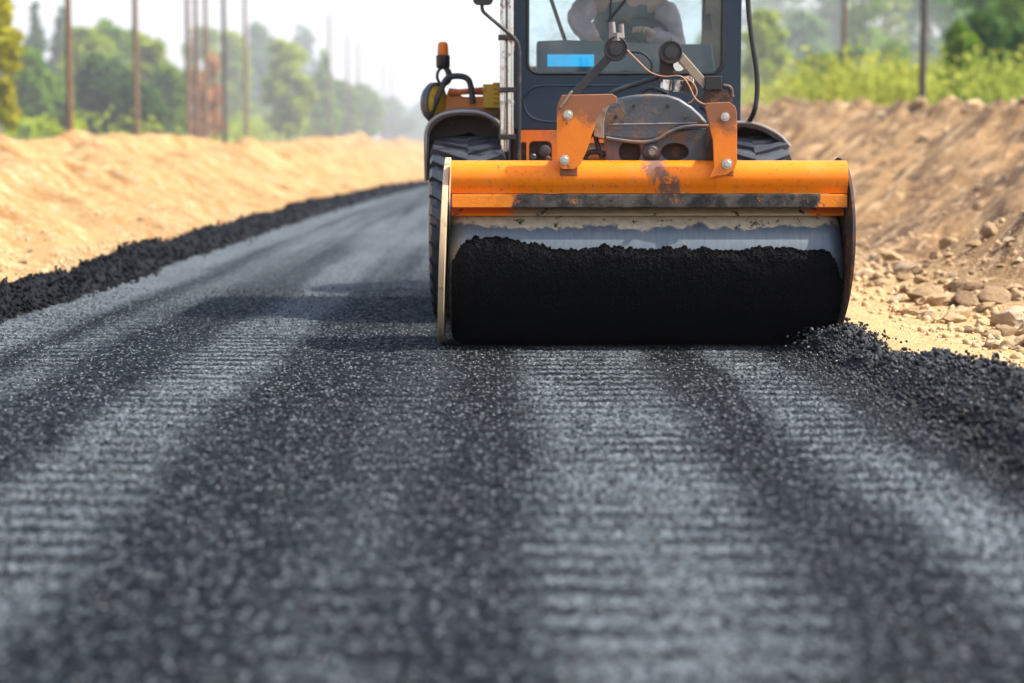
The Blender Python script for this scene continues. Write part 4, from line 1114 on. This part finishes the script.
# exhaust, handrail, mirror, hose
t = B(); a = W(506, 128, 11.6)
t.tube([(a.x - .014, 11.62, .98), (a.x - .014, 11.62, 2.3)], .022, 16); t.build('exhaust_pipe', 'chrome', veh, smooth=60)
t = B(); t.tube([(a.x + .028, 11.60, 1.05), (a.x + .028, 11.60, 2.2)], .020, 16); t.build('exhaust_pipe', 'chrome', veh, smooth=60)
for z in (1.05, 1.32, 1.62):
    t = B(); t.box(a.x - .045, a.x + .055, 11.572, 11.66, z, z + .03); t.build('pipe_clamp', 'dark_metal', veh, bevel=.004)
t = B(); t.tube([W(482, 2, 11.5), W(482.5, 10, 11.5), W(487, 15, 11.5), W(500, 26, 11.5), W(514, 38, 11.5), W(518.5, 46, 11.5), W(519.5, 60, 11.5), W(519.5, 110, 11.5), W(519, 166, 11.5)], .0105, 10, smooth=6); hr = t.build('handrail', 'dark_metal', veh)
m0, m1 = W(473, 5, 11.5), W(493, -42, 11.5)
t = B(); t.poly(rounded(m0.x, m1.x, m0.z, m1.z, .03), .05, plane='XZ', at=11.47); t.build('mirror', 'black', hr, bevel=.012, segs=3)
t = B(); t.tube([W(749, -60, 11.6), W(748, 0, 11.6), W(752, 40, 11.6), W(756.5, 70, 11.6), W(757, 95, 11.6), W(754, 112, 11.6), W(748, 124, 11.7)], .015, 10, smooth=6); t.build('hydraulic_hose', 'black', veh)

# left side: orange body, yellow grille box, beacon on bent bracket, lamp
Ys = 12.3
t = B(); t.poly(pxz([(440, 128), (444, 102), (449, 88), (458, 90), (462, 97), (500, 96), (506, 100), (506, 128)], Ys), .7, plane='XZ', at=Ys); t.build('side_body', 'orange', veh, bevel=.012)
t = B(); t.poly(pxz([(449, 93), (449, 88), (483, 92), (483, 95)], Ys - .01), .05, plane='XZ', at=Ys - .01); t.build('side_rail', 'orange_worn', veh, bevel=.003)
t = B(); t.tube([W(450, 93, Ys - .03), W(483, 90, Ys - .03)], .018, 10); t.build('side_rail', 'orange_worn', veh)
g0, g1 = W(483, 108, Ys - .12), W(502, 84, Ys - .12)
t = B(); t.box(g0.x, g1.x, Ys - .10, Ys + .2, g0.z, g1.z)
for k in range(5):
    z = g0.z + .03 + k * .028; t.box(g0.x + .06, g1.x, Ys - .113, Ys - .098, z, z + .012)
t.build('grille_box', 'yellow', veh, bevel=.003)
lc = W(441, 103, Ys - .05)
t = B(); t.lathe((lc.x - .05, lc.y, lc.z), (1, -.55, 0), [(-.03, .001), (-.03, .10), (0, .125), (.03, .125), (.035, .112), (.03, .107)], 32); lampb = t.build('work_lamp', 'grey_metal', veh)
t = B(); t.lathe((lc.x - .05, lc.y, lc.z), (1, -.55, 0), [(.026, .107), (.045, .085), (.052, .05), (.054, .001)], 32); t.build('lamp_lens', 'yellow', lampb)
Yk = Ys - .12
t = B(); t.tube([W(473, 104, Yk), W(471.5, 90, Yk), (W(468.5, 80, Yk)), W(462, 76.5, Yk), W(452, 76.5, Yk), W(446, 80, Yk), W(441, 90, Yk), W(430, 116, Yk)], .019, 10, smooth=6)
t.tube([W(442.5, 64, Yk), W(447, 70, Yk), W(449, 76, Yk)], .016, 10, smooth=4)
ring = []
for k in range(25):
    an = 2 * math.pi * k / 24; c = W(444, 76, Yk); ring.append(c + Vector((math.cos(an) * .042, .012, math.sin(an) * .052)))
t.tube(ring, .009, 8); bk = t.build('beacon_bracket', 'dark_metal', veh)
bc = W(443, 67.5, Yk)
t = B(); t.lathe(bc, (0, 0, 1), [(0, .001), (-.005, .035), (.005, .042), (.07, .042), (.075, .036), (.075, .001)], 28); bb = t.build('beacon_base', 'black', veh)
t = B(); t.lathe(bc, (0, 0, 1), [(.076, .001), (.076, .033), (.10, .034), (.14, .030), (.152, .022), (.156, .001)], 28); t.build('beacon_lens', 'amber', bb)
# rear hood
t = B(); t.poly([(13.30, .95), (15.05, .95), (15.05, 1.30), (14.85, 1.48), (13.30, 1.55)], 1.10, plane='YZ', at=.17); t.build('engine_hood', 'orange', veh, bevel=.04, segs=4)
t = B(); t.box(.05, 1.40, 15.06, 15.25, .55, 1.0); t.build('counterweight', 'dark_metal', veh, bevel=.03)

# ------------------------------------------------------------------ driver
def skin_obj(name, verts, edges, radii, mat, parent, root=0, sub=2, fold=0):
    me = bpy.data.meshes.new(name); inv = world_of(parent).inverted() if parent is not None else Matrix.Identity(4)
    me.from_pydata([inv @ Vector(v) for v in verts], edges, [])
    o = link(name, me, mat, parent, smooth=0)
    s = o.modifiers.new('skin', 'SKIN'); s.use_smooth_shade = True
    if not me.skin_vertices: 
        bpy.context.view_layer.objects.active = o
    sv = me.skin_vertices[0].data
    for i, r in enumerate(radii):
        sv[i].radius = r if isinstance(r, tuple) else (r, r); sv[i].use_root = i == root
    u = o.modifiers.new('sub', 'SUBSURF'); u.levels = sub + (fold > 0); u.render_levels = sub + (fold > 0)
    if fold:
        tx = bpy.data.textures.new('folds', 'CLOUDS'); tx.noise_scale = .06; tx.noise_depth = 2
        dm = o.modifiers.new('folds', 'DISPLACE'); dm.texture = tx; dm.strength = fold; dm.mid_level = .5; dm.texture_coords = 'LOCAL'
    return o
px_ = .83; hy = 12.68
J = {}; vs = []; es = []; rs = []
def J_(n, p, r, par=None):
    J[n] = len(vs); vs.append(Vector(p)); rs.append(r)
    if par is not None: es.append((J[par], J[n]))
J_('pelvis', (px_, hy, 1.42), (.15, .11)); J_('waist', (px_, hy - .02, 1.58), (.14, .10), 'pelvis'); J_('chest', (px_, hy - .05, 1.78), (.17, .115), 'waist'); J_('upper', (px_, hy - .06, 1.90), (.13, .09), 'chest')
J_('neck', (px_, hy - .06, 2.00), .052, 'upper'); J_('jaw', (px_, hy - .085, 2.08), (.062, .075), 'neck'); J_('head', (px_, hy - .075, 2.17), (.078, .095), 'jaw'); J_('crown', (px_, hy - .065, 2.25), (.062, .075), 'head')
hands = {-1: W(598, 44, 12.10), 1: W(645, 30, 12.20)}
elb = {-1: W(575, 22, 12.42), 1: W(690, 40, 12.42)}
for s in (-1, 1):
    t = 'r' if s < 0 else 'l'
    J_('sh' + t, (px_ + s * .235, hy - .06, 1.90), .062, 'upper')
    e = elb[s] if s > 0 else W(576, 20, 12.42); h_ = hands[s]
    if s > 0: e = Vector((px_ + .30, 12.42, 1.62))
    J_('el' + t, e, .045, 'sh' + t); J_('wr' + t, e.lerp(h_, .82), .03, 'el' + t)
    dr = (h_ - e).normalized(); J_('pa' + t, h_, (.038, .022), 'wr' + t)
    sd = Vector((1, 0, 0)); 
    for k in range(4):
        b = h_ + sd * (-.028 + .019 * k) + dr * .035; l = (.030, .034, .032, .025)[k]
        J_(f'f{k}a' + t, b, .0095, 'pa' + t); J_(f'f{k}b' + t, b + dr * l + Vector((0, 0, -.012)), .0085, f'f{k}a' + t); J_(f'f{k}c' + t, b + dr * l * 1.3 + Vector((0, 0, -.042)), .0075, f'f{k}b' + t)
    tb = h_ + sd * (-s * .036) + dr * .005; J_('ta' + t, tb, .011, 'pa' + t); J_('tb' + t, tb + dr * .03 + sd * (-s * .012) + Vector((0, 0, -.02)), .009, 'ta' + t)
    J_('hip' + t, (px_ + s * .10, hy - .06, 1.43), .095, 'pelvis'); J_('kn' + t, (px_ + s * .17, hy - .46, 1.46), .062, 'hip' + t)
    J_('an' + t, (px_ + s * .17, hy - .50, 1.20), .042, 'kn' + t); J_('to' + t, (px_ + s * .18, hy - .64, 1.19), (.045, .03), 'an' + t)
J_('nose', (px_, hy - .175, 2.15), .013, 'head')
for s in (-1, 1): J_('ear%d' % s, (px_ + s * .088, hy - .06, 2.15), (.012, .02), 'head')
person = skin_obj('person', vs, es, rs, 'skin', None)
tag(person, 'driver in a lilac shirt and dark teal vest sitting in the cab behind the windscreen', 'person')
def part_of(name, names, grow, mat, extra=None):
    idx = {n: i for i, n in enumerate(names)}
    v = [vs[J[n]] for n in names]; r = []
    for n in names:
        q = rs[J[n]]; g = grow
        r.append((q[0] + g, q[1] + g) if isinstance(q, tuple) else q + g)
    e = [(idx[a], idx[b]) for a in names for b in names if (J[a], J[b]) in es]
    return skin_obj(name, v, e, r, mat, person, fold=.035)
part_of('vest', ['pelvis', 'waist', 'chest', 'upper', 'shr', 'shl'], .036, 'vest')
part_of('shirt', ['upper', 'neck'], .022, 'shirt')
for s in 'rl': part_of('sleeve', ['sh' + s, 'el' + s, 'wr' + s], .027, 'shirt')
part_of('trousers', ['pelvis', 'hipr', 'knr', 'anr', 'hipl', 'knl', 'anl'], .014, 'trouser')
t = B(); bmesh.ops.create_uvsphere(t.bm, u_segments=24, v_segments=14, radius=1)
for v in list(t.bm.verts):
    if v.co.z < -.05 or (v.co.y < -.55 and v.co.z < .35): t.bm.verts.remove(v)
for v in t.bm.verts: v.co = Vector((px_ + v.co.x * .092, hy - .062 + v.co.y * .112, 2.185 + v.co.z * .115))
t.build('hair', 'hair', person, smooth=60)
for s in (-1, 1):
    t = B(); bmesh.ops.create_uvsphere(t.bm, u_segments=12, v_segments=8, radius=.012)
    t.bm.transform(Matrix.Translation((px_ + s * .031, hy - .158, 2.17))); t.build('eye', 'eye', person, smooth=60)
t = B(); t.tube([(px_ - .024, hy - .162, 2.085), (px_, hy - .168, 2.083), (px_ + .024, hy - .162, 2.085)], .006, 8); t.build('mouth', 'skin', person)

# ------------------------------------------------------------------ air, light
SUN_EL, SUN_AZ = 52, -7      # from the right, a little behind the roller
d = Vector((math.cos(R(SUN_AZ)) * math.cos(R(SUN_EL)), math.sin(R(SUN_AZ)) * math.cos(R(SUN_EL)), math.sin(R(SUN_EL))))
sl = bpy.data.lights.new('sun', 'SUN'); so = bpy.data.objects.new('sun', sl); col.objects.link(so)
sl.energy = 2.9; sl.angle = R(.55); sl.color = (1, .93, .82)
so.rotation_euler = (-d).to_track_quat('-Z', 'Y').to_euler()
wd = bpy.data.worlds.new('World'); sc.world = wd; wd.use_nodes = True
nt = wd.node_tree; nt.nodes.clear()
o = nt.nodes.new('ShaderNodeOutputWorld'); bg = nt.nodes.new('ShaderNodeBackground'); sk = nt.nodes.new('ShaderNodeTexSky')
sk.sky_type = 'NISHITA'; sk.sun_disc = False; sk.sun_elevation = R(SUN_EL); sk.sun_rotation = math.atan2(d.x, d.y)
sk.dust_density = 3; sk.air_density = 1.0; sk.ozone_density = 1.0
# bright summer haze low over the horizon
tc = nt.nodes.new('ShaderNodeTexCoord'); sx_ = nt.nodes.new('ShaderNodeSeparateXYZ'); nt.links.new(tc.outputs['Generated'], sx_.inputs[0])
mr = nt.nodes.new('ShaderNodeMapRange'); mr.interpolation_type = 'SMOOTHSTEP'; nt.links.new(sx_.outputs[2], mr.inputs[0]); mr.inputs[1].default_value = .08; mr.inputs[2].default_value = .5; mr.inputs[3].default_value = .85; mr.inputs[4].default_value = 0
mxw = nt.nodes.new('ShaderNodeMix'); mxw.data_type = 'RGBA'; nt.links.new(mr.outputs[0], mxw.inputs[0]); nt.links.new(sk.outputs[0], mxw.inputs[6]); mxw.inputs[7].default_value = (3.2, 3.25, 3.3, 1)
nt.links.new(mxw.outputs[2], bg.inputs[0]); bg.inputs[1].default_value = .15; nt.links.new(bg.outputs[0], o.inputs[0])

t = B(); t.box(-700, 700, -80, 900, -2, 45); hz = t.build('haze', None, None, smooth=0)
hm = bpy.data.materials.new('haze_air'); hm.use_nodes = True; hn = hm.node_tree; hn.nodes.clear()
ho = hn.nodes.new('ShaderNodeOutputMaterial'); pv = hn.nodes.new('ShaderNodeVolumePrincipled')
pv.inputs['Color'].default_value = (.96, .97, 1, 1); pv.inputs['Density'].default_value = .00035; pv.inputs['Anisotropy'].default_value = .3
hn.links.new(pv.outputs[0], ho.inputs['Volume']); hz.data.materials.append(hm); tag(hz, kind='stuff')
tag(hz, 'pale dusty haze hanging over the road and trees', 'haze', kind='stuff')

bm = bmesh.new(); bmesh.ops.create_icosphere(bm, subdivisions=5, radius=1)
for v in bm.verts: v.co = Vector((v.co.x * 75 - 26, 205 + v.co.y * 150, v.co.z * 24))
me = bpy.data.meshes.new('dust'); bm.to_mesh(me); bm.free(); du = link('dust', me, None, smooth=60)
dm_ = bpy.data.materials.new('dust_air'); dm_.use_nodes = True; dn = dm_.node_tree; dn.nodes.clear()
do = dn.nodes.new('ShaderNodeOutputMaterial'); dv = dn.nodes.new('ShaderNodeVolumePrincipled')
dv.inputs['Color'].default_value = (.97, .97, .98, 1); dv.inputs['Density'].default_value = .0032; dv.inputs['Anisotropy'].default_value = .2
dn.links.new(dv.outputs[0], do.inputs['Volume']); du.data.materials.append(dm_)
tag(du, 'pale cloud of dust hanging over the far end of the road', 'dust', kind='stuff')

sc.view_settings.view_transform = 'Standard'; sc.view_settings.look = 'None'; sc.view_settings.gamma = 1; sc.view_settings.use_curve_mapping = False
sc.view_settings.exposure = 1.32
sc.cycles.use_denoising = True
sc.cycles.max_bounces = 8; sc.cycles.transparent_max_bounces = 12; sc.cycles.volume_bounces = 0
sc.cycles.caustics_reflective = False; sc.cycles.caustics_refractive = False; sc.cycles.sample_clamp_indirect = 6
